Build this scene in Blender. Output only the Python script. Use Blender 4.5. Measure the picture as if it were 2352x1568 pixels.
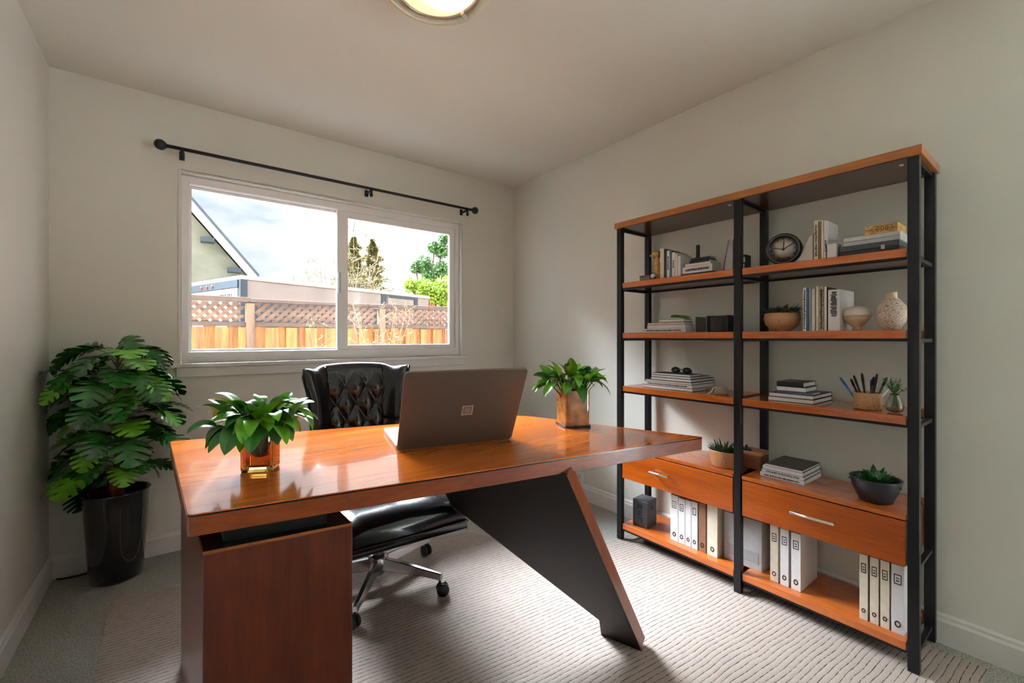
import bpy, bmesh, math, random
from mathutils import Vector, Matrix, Euler
random.seed(7)
for o in list(bpy.data.objects): bpy.data.objects.remove(o)
C = bpy.context.scene.collection
S = bpy.context.scene
PI = math.pi
# ------------------------------------------------------------------ camera
EYE = 1.1516; FPX = 1003.0; TH = math.radians(37.37)
FX, FY = math.sin(TH), math.cos(TH); RX, RY = math.cos(TH), -math.sin(TH)
cd = bpy.data.cameras.new('camera'); cam = bpy.data.objects.new('camera', cd); C.objects.link(cam)
cam.location = (0, 0, EYE); cam.rotation_euler = (PI/2, 0, -TH)
cd.sensor_width = 36; cd.lens = 36*FPX/2352; cd.shift_y = -9/2352; cd.clip_start = .02; cd.clip_end = 300
S.camera = cam
# ------------------------------------------------------------------ view
S.view_settings.view_transform = 'Standard'; S.view_settings.look = 'None'
S.view_settings.exposure = 0.74; S.view_settings.gamma = 1.0; S.view_settings.use_curve_mapping = False
# ------------------------------------------------------------------ sky
W = bpy.data.worlds.new('sky'); S.world = W; W.use_nodes = True
def world():
    nt = W.node_tree; nt.nodes.clear(); N = nt.nodes.new; L = nt.links.new
    out = N('ShaderNodeOutputWorld'); bg = N('ShaderNodeBackground'); tc = N('ShaderNodeTexCoord')
    sep = N('ShaderNodeSeparateXYZ'); L(tc.outputs['Generated'], sep.inputs[0])
    mp = N('ShaderNodeMapping'); mp.inputs['Scale'].default_value = (2.2, 2.2, 6.0); mp.inputs['Location'].default_value = (.35, .1, .62)
    L(tc.outputs['Generated'], mp.inputs[0])
    no = N('ShaderNodeTexNoise'); no.inputs['Scale'].default_value = 1.3; no.inputs['Detail'].default_value = 6; no.inputs['Roughness'].default_value = .55
    L(mp.outputs[0], no.inputs[0])
    cr = N('ShaderNodeValToRGB'); e = cr.color_ramp.elements
    e[0].position = .36; e[0].color = (.56, .66, .80, 1); e[1].position = .56; e[1].color = (1.05, 1.05, 1.05, 1)
    m = e.new(.46); m.color = (.84, .88, .93, 1)
    L(no.outputs['Fac'], cr.inputs[0])
    st = N('ShaderNodeValToRGB'); s = st.color_ramp.elements
    for el in (): pass
    s[0].position = 0.0; s[0].color = (SKY_LOW/20,)*3 + (1,)
    HI = (SKY_HIGH/20*.93, SKY_HIGH/20, SKY_HIGH/20*1.10, 1)
    s[1].position = 1.0; s[1].color = HI
    a = s.new(.36); a.color = (SKY_LOW/20,)*3 + (1,)
    b = s.new(.62); b.color = HI
    L(sep.outputs['Z'], st.inputs[0])
    mu = N('ShaderNodeVectorMath'); mu.operation = 'MULTIPLY'
    L(cr.outputs[0], mu.inputs[0]); L(st.outputs[0], mu.inputs[1])
    # bright sky lobe added above the view to light the room through the window
    dt = N('ShaderNodeVectorMath'); dt.operation = 'DOT_PRODUCT'; nm = N('ShaderNodeVectorMath'); nm.operation = 'NORMALIZE'
    L(tc.outputs['Generated'], nm.inputs[0]); L(nm.outputs[0], dt.inputs[0]); dt.inputs[1].default_value = Vector(SKY_LOBE_DIR).normalized()
    lb = N('ShaderNodeMapRange'); lb.interpolation_type = 'SMOOTHSTEP'; lb.inputs[1].default_value = .58; lb.inputs[2].default_value = .97; lb.inputs[3].default_value = 0; lb.inputs[4].default_value = SKY_LOBE/20
    L(dt.outputs['Value'], lb.inputs[0])
    el = N('ShaderNodeMapRange'); el.interpolation_type = 'SMOOTHSTEP'; el.inputs[1].default_value = .38; el.inputs[2].default_value = .56; L(sep.outputs['Z'], el.inputs[0])
    lm = N('ShaderNodeMath'); lm.operation = 'MULTIPLY'; L(lb.outputs[0], lm.inputs[0]); L(el.outputs[0], lm.inputs[1])
    tn = N('ShaderNodeVectorMath'); tn.operation = 'SCALE'; tn.inputs[0].default_value = (.90, 1.0, 1.12); L(lm.outputs[0], tn.inputs['Scale'])
    ad = N('ShaderNodeVectorMath'); ad.operation = 'ADD'; L(mu.outputs[0], ad.inputs[0]); L(tn.outputs[0], ad.inputs[1])
    L(ad.outputs[0], bg.inputs['Color']); bg.inputs['Strength'].default_value = 20
    L(bg.outputs[0], out.inputs[0])
SKY_LOW = .80; SKY_HIGH = 4.6; SKY_LOBE = 112.0; SKY_LOBE_DIR = (-.26, .76, .58)
world()
sd = bpy.data.lights.new('sun', 'SUN'); sun = bpy.data.objects.new('sun', sd); C.objects.link(sun)
sd.energy = 2.3; sd.angle = math.radians(1.0); sd.color = (1, .93, .8)
sun.rotation_euler = Vector((1.0, .62, -.6)).to_track_quat('-Z', 'Y').to_euler()   # low from behind the house
LAMP = 10.0
# ------------------------------------------------------------------ pixel rays
def ray(px, py=775.0):
    d = (px-1176)/FPX; return Vector((FX+d*RX, FY+d*RY, (775-py)/FPX))
O0 = Vector((0, 0, EYE))
def atX(px, py, X): r = ray(px, py); return O0 + r*(X/r.x)
def atY(px, py, Y): r = ray(px, py); return O0 + r*(Y/r.y)
def atZ(px, py, Z): r = ray(px, py); return O0 + r*((Z-EYE)/r.z)
def atD(px, py, D): return O0 + ray(px, py)*D
# ------------------------------------------------------------------ materials
def lin(h):
    if isinstance(h, str):
        v = [int(h[i:i+2], 16)/255 for i in (0, 2, 4)]
        return tuple(((c+.055)/1.055)**2.4 if c > .04045 else c/12.92 for c in v)
    return tuple(h)
MC = {}
def newmat(name):
    m = bpy.data.materials.new(name); m.use_nodes = True
    return m, m.node_tree, m.node_tree.nodes['Principled BSDF']
def mat(name, col, rough=.6, metal=0, var=.06, scale=40, bump=0, coat=0, spec=.5, trans=0, ior=1.45):
    if name in MC: return MC[name]
    m, nt, p = newmat(name); c = lin(col)
    N = nt.nodes.new; L = nt.links.new
    tc = N('ShaderNodeTexCoord'); no = N('ShaderNodeTexNoise'); no.inputs['Scale'].default_value = scale; no.inputs['Detail'].default_value = 3
    L(tc.outputs['Object'], no.inputs[0])
    cr = N('ShaderNodeValToRGB'); e = cr.color_ramp.elements
    e[0].position = .3; e[0].color = tuple(max(0, x*(1-var)) for x in c)+(1,); e[1].position = .7; e[1].color = tuple(min(1, x*(1+var)) for x in c)+(1,)
    L(no.outputs['Fac'], cr.inputs[0]); L(cr.outputs[0], p.inputs['Base Color'])
    p.inputs['Roughness'].default_value = rough; p.inputs['Metallic'].default_value = metal
    p.inputs['Coat Weight'].default_value = coat; p.inputs['Specular IOR Level'].default_value = spec
    p.inputs['Transmission Weight'].default_value = trans; p.inputs['IOR'].default_value = ior
    if bump:
        b = N('ShaderNodeBump'); b.inputs['Strength'].default_value = bump; b.inputs['Distance'].default_value = .004
        L(no.outputs['Fac'], b.inputs['Height']); L(b.outputs[0], p.inputs['Normal'])
    MC[name] = m; return m
def wood(name, c1, c2, axis='X', scale=6, rough=.2, coat=.5, coatr=.08):
    key = name+axis
    if key in MC: return MC[key]
    m, nt, p = newmat(key); N = nt.nodes.new; L = nt.links.new
    tc = N('ShaderNodeTexCoord'); mp = N('ShaderNodeMapping')
    sc = {'X': (.6, 7, 7), 'Y': (7, .6, 7), 'Z': (7, 7, .6)}[axis]
    mp.inputs['Scale'].default_value = sc; L(tc.outputs['Object'], mp.inputs[0])
    n1 = N('ShaderNodeTexNoise'); n1.inputs['Scale'].default_value = scale*.35; n1.inputs['Detail'].default_value = 5; n1.inputs['Distortion'].default_value = .6
    n2 = N('ShaderNodeTexNoise'); n2.inputs['Scale'].default_value = scale*2.4; n2.inputs['Detail'].default_value = 6; n2.inputs['Roughness'].default_value = .65
    L(mp.outputs[0], n1.inputs[0]); L(mp.outputs[0], n2.inputs[0])
    mx = N('ShaderNodeMath'); mx.operation = 'MULTIPLY_ADD'; mx.inputs[1].default_value = .45; L(n2.outputs['Fac'], mx.inputs[0])
    m2 = N('ShaderNodeMath'); m2.operation = 'MULTIPLY'; m2.inputs[1].default_value = .55; L(n1.outputs['Fac'], m2.inputs[0]); L(m2.outputs[0], mx.inputs[2])
    cr = N('ShaderNodeValToRGB'); e = cr.color_ramp.elements
    e[0].position = .36; e[0].color = lin(c2)+(1,); e[1].position = .62; e[1].color = lin(c1)+(1,)
    L(mx.outputs[0], cr.inputs[0]); L(cr.outputs[0], p.inputs['Base Color'])
    p.inputs['Roughness'].default_value = rough; p.inputs['Coat Weight'].default_value = coat; p.inputs['Coat Roughness'].default_value = coatr
    MC[key] = m; return m
def glass(name, col, rough=.02, ior=1.45):
    if name in MC: return MC[name]
    m, nt, p = newmat(name); p.inputs['Base Color'].default_value = lin(col)+(1,)
    p.inputs['Transmission Weight'].default_value = 1; p.inputs['Roughness'].default_value = rough; p.inputs['IOR'].default_value = ior
    MC[name] = m; return m
def pane_mat():
    m = bpy.data.materials.new('window_glass'); m.use_nodes = True; nt = m.node_tree; nt.nodes.clear(); N = nt.nodes.new; L = nt.links.new
    out = N('ShaderNodeOutputMaterial'); mix = N('ShaderNodeMixShader'); tr = N('ShaderNodeBsdfTransparent'); gl = N('ShaderNodeBsdfGlossy')
    fr = N('ShaderNodeFresnel'); fr.inputs[0].default_value = 1.35; gl.inputs['Roughness'].default_value = .02
    L(fr.outputs[0], mix.inputs[0]); L(tr.outputs[0], mix.inputs[1]); L(gl.outputs[0], mix.inputs[2]); L(mix.outputs[0], out.inputs[0]); return m
CH1, CH2 = 'c4661c', '9c420f'
M_wallc = mat('painted_wall', 'dcdacf', .34, var=.012, scale=3, spec=.35)
M_ceil = mat('painted_ceiling', 'dddbd0', .8, var=.01, scale=2)
M_trim = mat('white_trim', 'dedbd6', .35, var=.01)
M_vinyl = mat('white_vinyl', 'f0eeec', .3, var=.01)
M_black = mat('black_metal', '17161a', .38, metal=.2, var=.1)
M_rod = mat('rod_black', '1c1b1d', .45, var=.1)
M_leather = mat('black_leather', '0d0c10', .27, var=.15, scale=90, bump=.12, coat=.25)
M_chrome = mat('polished_steel', 'a9a6a6', .22, metal=1, var=.04)
M_castor = mat('black_castor', '15171b', .35)
M_white = mat('white_paper', 'dcd8d6', .6, var=.03, scale=60)
M_page = mat('cream_pages', 'cfc6b8', .8, var=.08, scale=200)
M_dark = mat('charcoal_cover', '232427', .45)
M_grey = mat('grey_board', '75716d', .6)
M_blue = mat('blue_grey_cover', '53607a', .5)
M_cream = mat('cream_cover', 'd8cbb6', .6)
M_brown = mat('brown_cover', '8a6248', .55)
M_silver = mat('brushed_nickel', 'd9d2c6', .3, metal=.85)
M_leaf = mat('green_leaf', '2f6a1d', .36, var=.45, scale=14, coat=.15)
M_leafd = mat('dark_green_leaf', '2c6428', .34, var=.5, scale=12, coat=.15)
M_leaff = mat('fresh_leaf', '5c9a1e', .35, var=.35, scale=14, coat=.2)
M_leafp = mat('grey_green_leaf', '4c5f45', .5, var=.35, scale=30)
M_soil = mat('dark_soil', '1d1511', .95, var=.5, scale=120, bump=.6)
M_stem = mat('green_stem', '5d7a2c', .5)
M_bark = mat('brown_trunk', '6b3c1c', .5, var=.4, scale=50, bump=.5)
M_potb = mat('black_gloss_pot', '050506', .08, coat=1, var=0)
M_potm = mat('black_matt_pot', '2a2a30', .35)
M_basket = None
# ------------------------------------------------------------------ mesh builder
class MB:
    def __init__(s): s.v = []; s.f = []; s.sm = []
    def add(s, vs, fs, smooth=False, mx=None):
        n = len(s.v)
        s.v += [tuple(mx @ Vector(v)) if mx else tuple(v) for v in vs]
        s.f += [tuple(i+n for i in f) for f in fs]; s.sm += [smooth]*len(fs); return s
    def box(s, x0, x1, y0, y1, z0, z1, mx=None):
        vs = [(x, y, z) for z in (z0, z1) for y in (y0, y1) for x in (x0, x1)]
        return s.add(vs, [(0, 2, 3, 1), (4, 5, 7, 6), (0, 1, 5, 4), (1, 3, 7, 5), (3, 2, 6, 7), (2, 0, 4, 6)], False, mx)
    def prism(s, poly, z0, z1, mx=None, smooth=False):
        n = len(poly); vs = [(p[0], p[1], z0) for p in poly]+[(p[0], p[1], z1) for p in poly]
        a = sum(poly[i][0]*poly[(i+1) % n][1]-poly[(i+1) % n][0]*poly[i][1] for i in range(n))
        fs = [tuple(range(n-1, -1, -1)), tuple(range(n, 2*n))]+[(i, (i+1) % n, n+(i+1) % n, n+i) for i in range(n)]
        if a < 0: fs = [tuple(reversed(f)) for f in fs]
        return s.add(vs, fs, smooth, mx)
    def slab(s, pts, off):           # planar 3-D polygon thickened by vector off
        n = len(pts); vs = [tuple(p) for p in pts]+[tuple(Vector(p)+Vector(off)) for p in pts]
        fs = [tuple(range(n-1, -1, -1)), tuple(range(n, 2*n))]+[(i, (i+1) % n, n+(i+1) % n, n+i) for i in range(n)]
        nr = (Vector(pts[1])-Vector(pts[0])).cross(Vector(pts[2])-Vector(pts[1]))
        if nr.dot(Vector(off)) < 0: fs = [tuple(reversed(f)) for f in fs]
        return s.add(vs, fs)
    def lathe(s, prof, seg=32, mx=None, smooth=True):
        vs = []; fs = []; n = len(prof)
        for i in range(seg):
            a = 2*PI*i/seg
            for r, z in prof: vs.append((r*math.cos(a), r*math.sin(a), z))
        for i in range(seg):
            j = (i+1) % seg
            for k in range(n-1): fs.append((i*n+k, j*n+k, j*n+k+1, i*n+k+1))
        closed = prof[0] == prof[-1]
        if prof[0][0] > 1e-6 and not closed: fs.append(tuple(i*n for i in range(seg-1, -1, -1)))
        if prof[-1][0] > 1e-6 and not closed: fs.append(tuple(i*n+n-1 for i in range(seg)))
        return s.add(vs, fs, smooth, mx)
    def tube(s, pts, r, seg=8, smooth=True):
        pts = [Vector(p) for p in pts]; n = len(pts); vs = []; fs = []
        rs = r if isinstance(r, (list, tuple)) else [r]*n
        up = Vector((0, 0, 1)); t0 = (pts[1]-pts[0]).normalized()
        if abs(t0.dot(up)) > .95: up = Vector((1, 0, 0))
        u = t0.cross(up).normalized()
        for i, p in enumerate(pts):
            t = (pts[min(i+1, n-1)]-pts[max(i-1, 0)]).normalized()
            u = (u-t*u.dot(t)).normalized(); w = t.cross(u)
            for k in range(seg):
                a = 2*PI*k/seg; vs.append(tuple(p+(u*math.cos(a)+w*math.sin(a))*rs[i]))
        for i in range(n-1):
            for k in range(seg): fs.append((i*seg+k, i*seg+(k+1) % seg, (i+1)*seg+(k+1) % seg, (i+1)*seg+k))
        fs.append(tuple(range(seg-1, -1, -1))); fs.append(tuple((n-1)*seg+k for k in range(seg)))
        return s.add(vs, fs, smooth)
    def ball(s, c, r, seg=16, rings=10, sc=(1, 1, 1)):
        prof = [(r*math.sin(PI*k/rings)*1.0, -r*math.cos(PI*k/rings)) for k in range(rings+1)]
        prof[0] = (0, -r); prof[-1] = (0, r)
        return s.lathe(prof, seg, Matrix.Translation(Vector(c)) @ Matrix.Diagonal((*sc, 1)))
    def build(s, name, m, parent=None, bevel=0, seg=2, subd=0, loc=None):
        me = bpy.data.meshes.new(name); me.from_pydata(s.v, [], s.f); me.validate()
        bm = bmesh.new(); bm.from_mesh(me); bmesh.ops.remove_doubles(bm, verts=bm.verts, dist=1e-6)
        bm.to_mesh(me); bm.free()
        if len(me.polygons) == len(s.sm): me.polygons.foreach_set('use_smooth', s.sm)
        elif any(s.sm): me.polygons.foreach_set('use_smooth', [True]*len(me.polygons))
        ms = m if isinstance(m, (list, tuple)) else [m]
        for q in ms: me.materials.append(q)
        o = bpy.data.objects.new(name, me); C.objects.link(o)
        if parent: o.parent = parent
        if loc: o.location = loc
        if bevel:
            b = o.modifiers.new('bevel', 'BEVEL'); b.width = bevel; b.segments = seg; b.limit_method = 'ANGLE'; b.angle_limit = .6
        if subd:
            b = o.modifiers.new('subd', 'SUBSURF'); b.levels = subd; b.render_levels = subd
        return o
def tag(o, label, cat, group=None, kind=None):
    o['label'] = label; o['category'] = cat
    if group: o['group'] = group
    if kind: o['kind'] = kind
    return o
def thing(name, label, cat, loc=(0, 0, 0), rz=0, group=None):
    o = bpy.data.objects.new(name, None); C.objects.link(o); o.location = loc; o.rotation_euler = (0, 0, rz)
    o.empty_display_size = .05
    return tag(o, label, cat, group)
def struct(o): o['kind'] = 'structure'; return o
def rot(axis, a): return Matrix.Rotation(a, 4, axis)
def tr(x, y, z): return Matrix.Translation((x, y, z))
# ------------------------------------------------------------------ room shell
XL, XR, YB, YF, HC = -.49, 2.295, 2.988, -1.35, 2.44
def carpet():
    m, nt, p = newmat('carpet_loop'); N = nt.nodes.new; L = nt.links.new
    tc = N('ShaderNodeTexCoord'); n = N('ShaderNodeTexNoise'); n.inputs['Scale'].default_value = 170; n.inputs['Detail'].default_value = 4
    v = N('ShaderNodeTexVoronoi'); v.inputs['Scale'].default_value = 190
    L(tc.outputs['Object'], n.inputs[0]); L(tc.outputs['Object'], v.inputs[0])
    cr = N('ShaderNodeValToRGB'); e = cr.color_ramp.elements; e[0].position = .35; e[0].color = lin('87867c')+(1,); e[1].position = .62; e[1].color = lin('b4b2a8')+(1,)
    L(n.outputs['Fac'], cr.inputs[0]); L(cr.outputs[0], p.inputs['Base Color'])
    b = N('ShaderNodeBump'); b.inputs['Strength'].default_value = .8; b.inputs['Distance'].default_value = .006
    L(v.outputs['Distance'], b.inputs['Height']); L(b.outputs[0], p.inputs['Normal']); p.inputs['Roughness'].default_value = .95
    return m
struct(MB().box(XL, XR, YF, YB, -.1, 0).build('floor', carpet()))
struct(MB().box(XL-.12, XR+.12, YF-.12, YB+.12, HC, HC+.12).build('ceiling', M_ceil))
struct(MB().box(XL-.12, XL, YF, YB, -.1, HC).build('wall_left', M_wallc))
struct(MB().box(XL-.12, XR+.12, YF-.12, YF, -.1, HC).build('wall_front', M_wallc))
DY0, DY1, DH = -1.25, -.50, 2.08      # unseen opening added in the right wall behind the camera, lets in fill daylight
w = MB(); w.box(XR, XR+.12, YF, DY0, -.1, HC); w.box(XR, XR+.12, DY1, YB, -.1, HC); w.box(XR, XR+.12, DY0, DY1, DH, HC); w.box(XR, XR+.12, DY0, DY1, -.1, 0)
struct(w.build('wall_right', M_wallc))
WX0, WX1, WZ0, WZ1 = .01, 1.78, 1.01, 2.055
w = MB(); T = .15
w.box(XL-.12, WX0, YB, YB+T, -.1, HC); w.box(WX1, XR+.12, YB, YB+T, -.1, HC)
w.box(WX0, WX1, YB, YB+T, -.1, WZ0); w.box(WX0, WX1, YB, YB+T, WZ1, HC)
struct(w.build('wall_back', M_wallc))
# baseboards with a stepped top
def base(name, pts, n):   # pts a->b on floor, n inward normal
    a, b = Vector(pts[0]), Vector(pts[1]); n = Vector(n)
    prof = [(0, 0), (.014, 0), (.014, .085), (.009, .095), (.009, .104), (.004, .112), (0, .112)]
    vs = []; k = len(prof)
    for q in (a, b):
        for d, z in prof: vs.append((q.x+n.x*d, q.y+n.y*d, z))
    fs = [(i, (i+1) % k, k+(i+1) % k, k+i) for i in range(k)]+[tuple(range(k)), tuple(range(2*k-1, k-1, -1))]
    m = MB(); m.add(vs, fs); struct(m.build(name, M_trim))
base('baseboard_back', ((XL, YB), (XR, YB)), (0, -1)); base('baseboard_left', ((XL, YF), (XL, YB-.014)), (1, 0))
base('baseboard_right', ((XR, DY1), (XR, YB-.014)), (-1, 0))
# window
wy = YB+.065
win = thing('window_1', 'white vinyl sliding window in the back wall above the office chair', 'window', (WX0, wy, WZ0)); win['kind'] = 'structure'
def wl(x): return x-WX0
def rectframe(mb, x0, x1, z0, z1, t, y0, y1, tb=None, tt=None, tl=None, trr=None):
    tb = t if tb is None else tb; tt = t if tt is None else tt; tl = t if tl is None else tl; trr = t if trr is None else trr
    mb.box(x0, x0+tl, y0, y1, z0, z1); mb.box(x1-trr, x1, y0, y1, z0, z1)
    mb.box(x0+tl, x1-trr, y0, y1, z0, z0+tb); mb.box(x0+tl, x1-trr, y0, y1, z1-tt, z1)
fm = MB(); W_ = WX1-WX0; H_ = WZ1-WZ0
rectframe(fm, .001, W_-.001, .001, H_-.001, .034, -.028, .06, tb=.06, tt=.045)
fm.build('window_frame', M_vinyl, win, .003)
fa = MB(); rectframe(fa, .035, .862, .061, H_-.046, .014, .015, .04); s1 = fa.build('fixed_sash', M_vinyl, win, .002)
fb = MB(); rectframe(fb, .835, W_-.035, .061, H_-.046, .045, -.018, .014, tb=.03, tt=.045, tl=.07); s2 = fb.build('sliding_sash', M_vinyl, win, .003)
PM = pane_mat()
MB().box(.045, .852, .026, .030, .07, H_-.055).build('pane', PM, s1)
MB().box(.90, W_-.075, -.004, 0, .088, H_-.088).build('pane', PM, s2)
lt = MB(); lt.box(.838, .856, -.034, -.018, .44, .58); lt.box(.842, .852, -.044, -.034, .47, .55)
lt.build('latch', mat('latch_grey', 'c3c4c6', .4), s2, .003)
sl = MB(); sl.box(-.045, W_+.045, -.095, -.0652, -.022, -.0005); sl.box(.001, W_-.001, -.0652, -.03, -.02, .0)
sl.box(-.02, W_+.02, -.082, -.0652, -.075, -.022); sl.build('window_sill', M_trim, win, .003)
ca = MB(); ca.box(-.012, .0, -.071, -.0652, 0, H_+.012); ca.box(W_, W_+.012, -.071, -.0652, 0, H_+.012); ca.box(0, W_, -.071, -.0652, H_, H_+.012)
ca.build('casing_edge', M_trim, win, .002)
# curtain rod
ry = 2.90
rp0, rp1 = Vector((-.05, ry, 2.150)), Vector((1.825, ry, 2.148))
rod = thing('curtain_rod', 'black metal curtain rod with round finials above the window', 'curtain rod', (rp0.x, ry, 2.149))
def Lc(p, r): return tuple(Vector(p)-r.location)
MB().tube([Lc(rp0, rod), Lc(rp1, rod)], .0095, 12).build('pole', M_rod, rod)
for px, q in ((-.075, rp0), (1.85, rp1)):
    m = MB(); m.ball(Lc((px, ry, q.z), rod), .027, 20, 12); m.tube([Lc(q, rod), Lc((px, ry, q.z), rod)], .014, 12); m.build('finial', M_rod, rod)
for bx in (.015, 1.025, 1.775):
    m = MB(); m.box(bx-.008, bx+.008, ry-.012, YB-.004, 2.13, 2.14); m.box(bx-.012, bx+.012, YB-.005, YB-.0005, 2.118, 2.162)
    m.box(bx-.007, bx+.007, ry-.012, ry-.005, 2.105, 2.150); m.ball((bx, ry-.008, 2.103), .012, 12, 8)
    m.v = [Lc(v, rod) for v in m.v]; m.build('bracket', M_rod, rod)
# wall outlets, cable
def outlet(y, z, label):
    t = thing('wall_outlet', label, 'outlet', (XR, y, z))
    MB().box(-.006, -.0005, -.036, .036, -.058, .058).build('cover_plate', M_vinyl, t, .002)
    for k in (-.022, .022):
        MB().box(-.009, -.006, -.016, .016, k-.014, k+.014).build('socket', mat('socket_white', 'd6d4d2', .4), t, .001)
pt = atX(1332, 1100, XR); outlet(pt.y, pt.z, 'white outlet cover low on the wall between desk leg and bookcase')
cb = MB(); q0 = (XL+.03, YB-.03, .006)
cb.tube([q0, (-.44, 2.945, .006), (-.38, 2.935, .006), (-.33, 2.945, .006), (-.25, 2.957, .006)], .004, 8)
tag(cb.build('power_cord', M_rod), 'thin black cord on the carpet running from the corner behind the pot', 'cord')
# ceiling lamp
lc = (.70, 1.345)
lamp = thing('ceiling_light', 'round flush glass ceiling light switched on above the desk', 'ceiling light', (lc[0], lc[1], HC))
MB().lathe([(0, 0), (.15, 0), (.15, -.028), (.13, -.045), (0, -.045)][::-1], 48).build('mounting_pan', M_silver, lamp)
gl = mat('frosted_plate', 'dfe3c8', .3, var=.02, trans=.25, ior=1.3)
MB().lathe([(.1585, -.080), (.190, -.080), (.193, -.083), (.190, -.087), (.1585, -.087), (.1585, -.080)], 64).build('glass_plate', gl, lamp)
MB().lathe([(.1436, -.045), (.156, -.060), (.158, -.088), (.150, -.092), (.1436, -.088), (.1436, -.045)], 64).build('metal_ring', mat('nickel_ring', 'a39a90', .35, metal=.7), lamp)
def emat():
    m = bpy.data.materials.new('lit_diffuser'); m.use_nodes = True; nt = m.node_tree; nt.nodes.clear(); N = nt.nodes.new; L = nt.links.new
    out = N('ShaderNodeOutputMaterial'); e = N('ShaderNodeEmission'); tc = N('ShaderNodeTexCoord'); vm = N('ShaderNodeVectorMath'); vm.operation = 'DISTANCE'
    vm.inputs[1].default_value = (.03, -.05, -.1); L(tc.outputs['Object'], vm.inputs[0])
    cr = N('ShaderNodeValToRGB'); q = cr.color_ramp.elements; q[0].position = .02; q[0].color = (1, .9, .72, 1); q[1].position = .13; q[1].color = (.085, .062, .036, 1)
    q2 = q.new(.06); q2.color = (.22, .17, .11, 1)
    L(vm.outputs['Value'], cr.inputs[0]); L(cr.outputs[0], e.inputs[0]); e.inputs[1].default_value = LAMP; L(e.outputs[0], out.inputs[0]); return m
MB().lathe([(0, -.118), (.05, -.115), (.10, -.106), (.13, -.095), (.1435, -.080), (.1435, -.05)], 48).build('diffuser_bowl', emat(), lamp)
for k in range(3):
    a = math.radians(-100+120*k); m = MB(); m.box(.140, .172, -.008, .008, -.096, -.084, rot('Z', a)); m.build('clip', M_silver, lamp, .002)
# ------------------------------------------------------------------ rug
def rugmat():
    m, nt, p = newmat('ribbed_rug'); N = nt.nodes.new; L = nt.links.new
    tc = N('ShaderNodeTexCoord'); n = N('ShaderNodeTexNoise'); n.inputs['Scale'].default_value = 3.5; n.inputs['Detail'].default_value = 2
    L(tc.outputs['Object'], n.inputs[0])
    sep = N('ShaderNodeSeparateXYZ'); L(tc.outputs['Object'], sep.inputs[0])
    ad = N('ShaderNodeMath'); ad.operation = 'MULTIPLY_ADD'; ad.inputs[1].default_value = .035; L(n.outputs['Fac'], ad.inputs[0])
    sk = N('ShaderNodeMath'); sk.operation = 'MULTIPLY_ADD'; sk.inputs[1].default_value = .10; L(sep.outputs['X'], sk.inputs[0]); L(sep.outputs['Y'], sk.inputs[2])
    L(sk.outputs[0], ad.inputs[2])
    fr = N('ShaderNodeMath'); fr.operation = 'MULTIPLY'; fr.inputs[1].default_value = 1/.0190; L(ad.outputs[0], fr.inputs[0])
    pp = N('ShaderNodeMath'); pp.operation = 'PINGPONG'; pp.inputs[1].default_value = .5; L(fr.outputs[0], pp.inputs[0])
    # dashes along each rib
    mp = N('ShaderNodeMapping'); mp.inputs['Scale'].default_value = (26, 46, 1); L(tc.outputs['Object'], mp.inputs[0])
    n2 = N('ShaderNodeTexNoise'); n2.inputs['Scale'].default_value = 1.6; n2.inputs['Detail'].default_value = 3; L(mp.outputs[0], n2.inputs[0])
    th = N('ShaderNodeMapRange'); th.inputs[1].default_value = .35; th.inputs[2].default_value = .62; th.inputs[3].default_value = .015; th.inputs[4].default_value = .10; L(n2.outputs['Fac'], th.inputs[0])
    mr = N('ShaderNodeMath'); mr.operation = 'DIVIDE'; L(pp.outputs[0], mr.inputs[0]); L(th.outputs[0], mr.inputs[1])
    cr = N('ShaderNodeValToRGB'); e = cr.color_ramp.elements; e[0].position = .45; e[0].color = lin('3c3029')+(1,); e[1].position = 1.0; e[1].color = lin('a4968c')+(1,)
    L(mr.outputs[0], cr.inputs[0])
    n3 = N('ShaderNodeTexNoise'); n3.inputs['Scale'].default_value = 330; n3.inputs['Detail'].default_value = 3; L(tc.outputs['Object'], n3.inputs[0])
    mx = N('ShaderNodeMix'); mx.data_type = 'RGBA'; mx.blend_type = 'MULTIPLY'; mx.inputs['Factor'].default_value = .45
    L(cr.outputs[0], mx.inputs['A']); L(n3.outputs['Fac'], mx.inputs['B'])
    c3 = N('ShaderNodeValToRGB'); g = c3.color_ramp.elements; g[0].position = .3; g[0].color = (.55, .52, .5, 1); g[1].position = .6; g[1].color = (1.0, 1.0, 1.0, 1)
    L(n3.outputs['Fac'], c3.inputs[0]); L(c3.outputs[0], mx.inputs['B'])
    L(mx.outputs['Result'], p.inputs['Base Color']); p.inputs['Roughness'].default_value = .95
    b = N('ShaderNodeBump'); b.inputs['Strength'].default_value = .4; b.inputs['Distance'].default_value = .004
    sq = N('ShaderNodeMath'); sq.operation = 'SQRT'; L(pp.outputs[0], sq.inputs[0])
    a2 = N('ShaderNodeMath'); a2.operation = 'MULTIPLY_ADD'; a2.inputs[1].default_value = .35; L(n3.outputs['Fac'], a2.inputs[0]); L(sq.outputs[0], a2.inputs[2])
    L(a2.outputs[0], b.inputs['Height']); L(b.outputs[0], p.inputs['Normal']); return m
rp = [(-.20, .20), (2.215, .20), (2.215, 1.59), (1.995, 1.60), (1.86, 1.625), (1.62, 1.70), (1.35, 2.20), (-.234, 2.577)]
def densify(poly, step, amp):
    out = []
    for i in range(len(poly)):
        a, b = Vector(poly[i]), Vector(poly[(i+1) % len(poly)]); n = max(1, int((b-a).length/step))
        for k in range(n):
            q = a.lerp(b, k/n); 
            if k: q += Vector((random.uniform(-amp, amp), random.uniform(-amp, amp)))
            out.append((q.x, q.y))
    return out
tag(MB().prism(densify(rp, .03, .0025), .0005, .010).build('area_rug', rugmat()), 'large cream ribbed rug with fine dark lines under the desk', 'rug')
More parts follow.
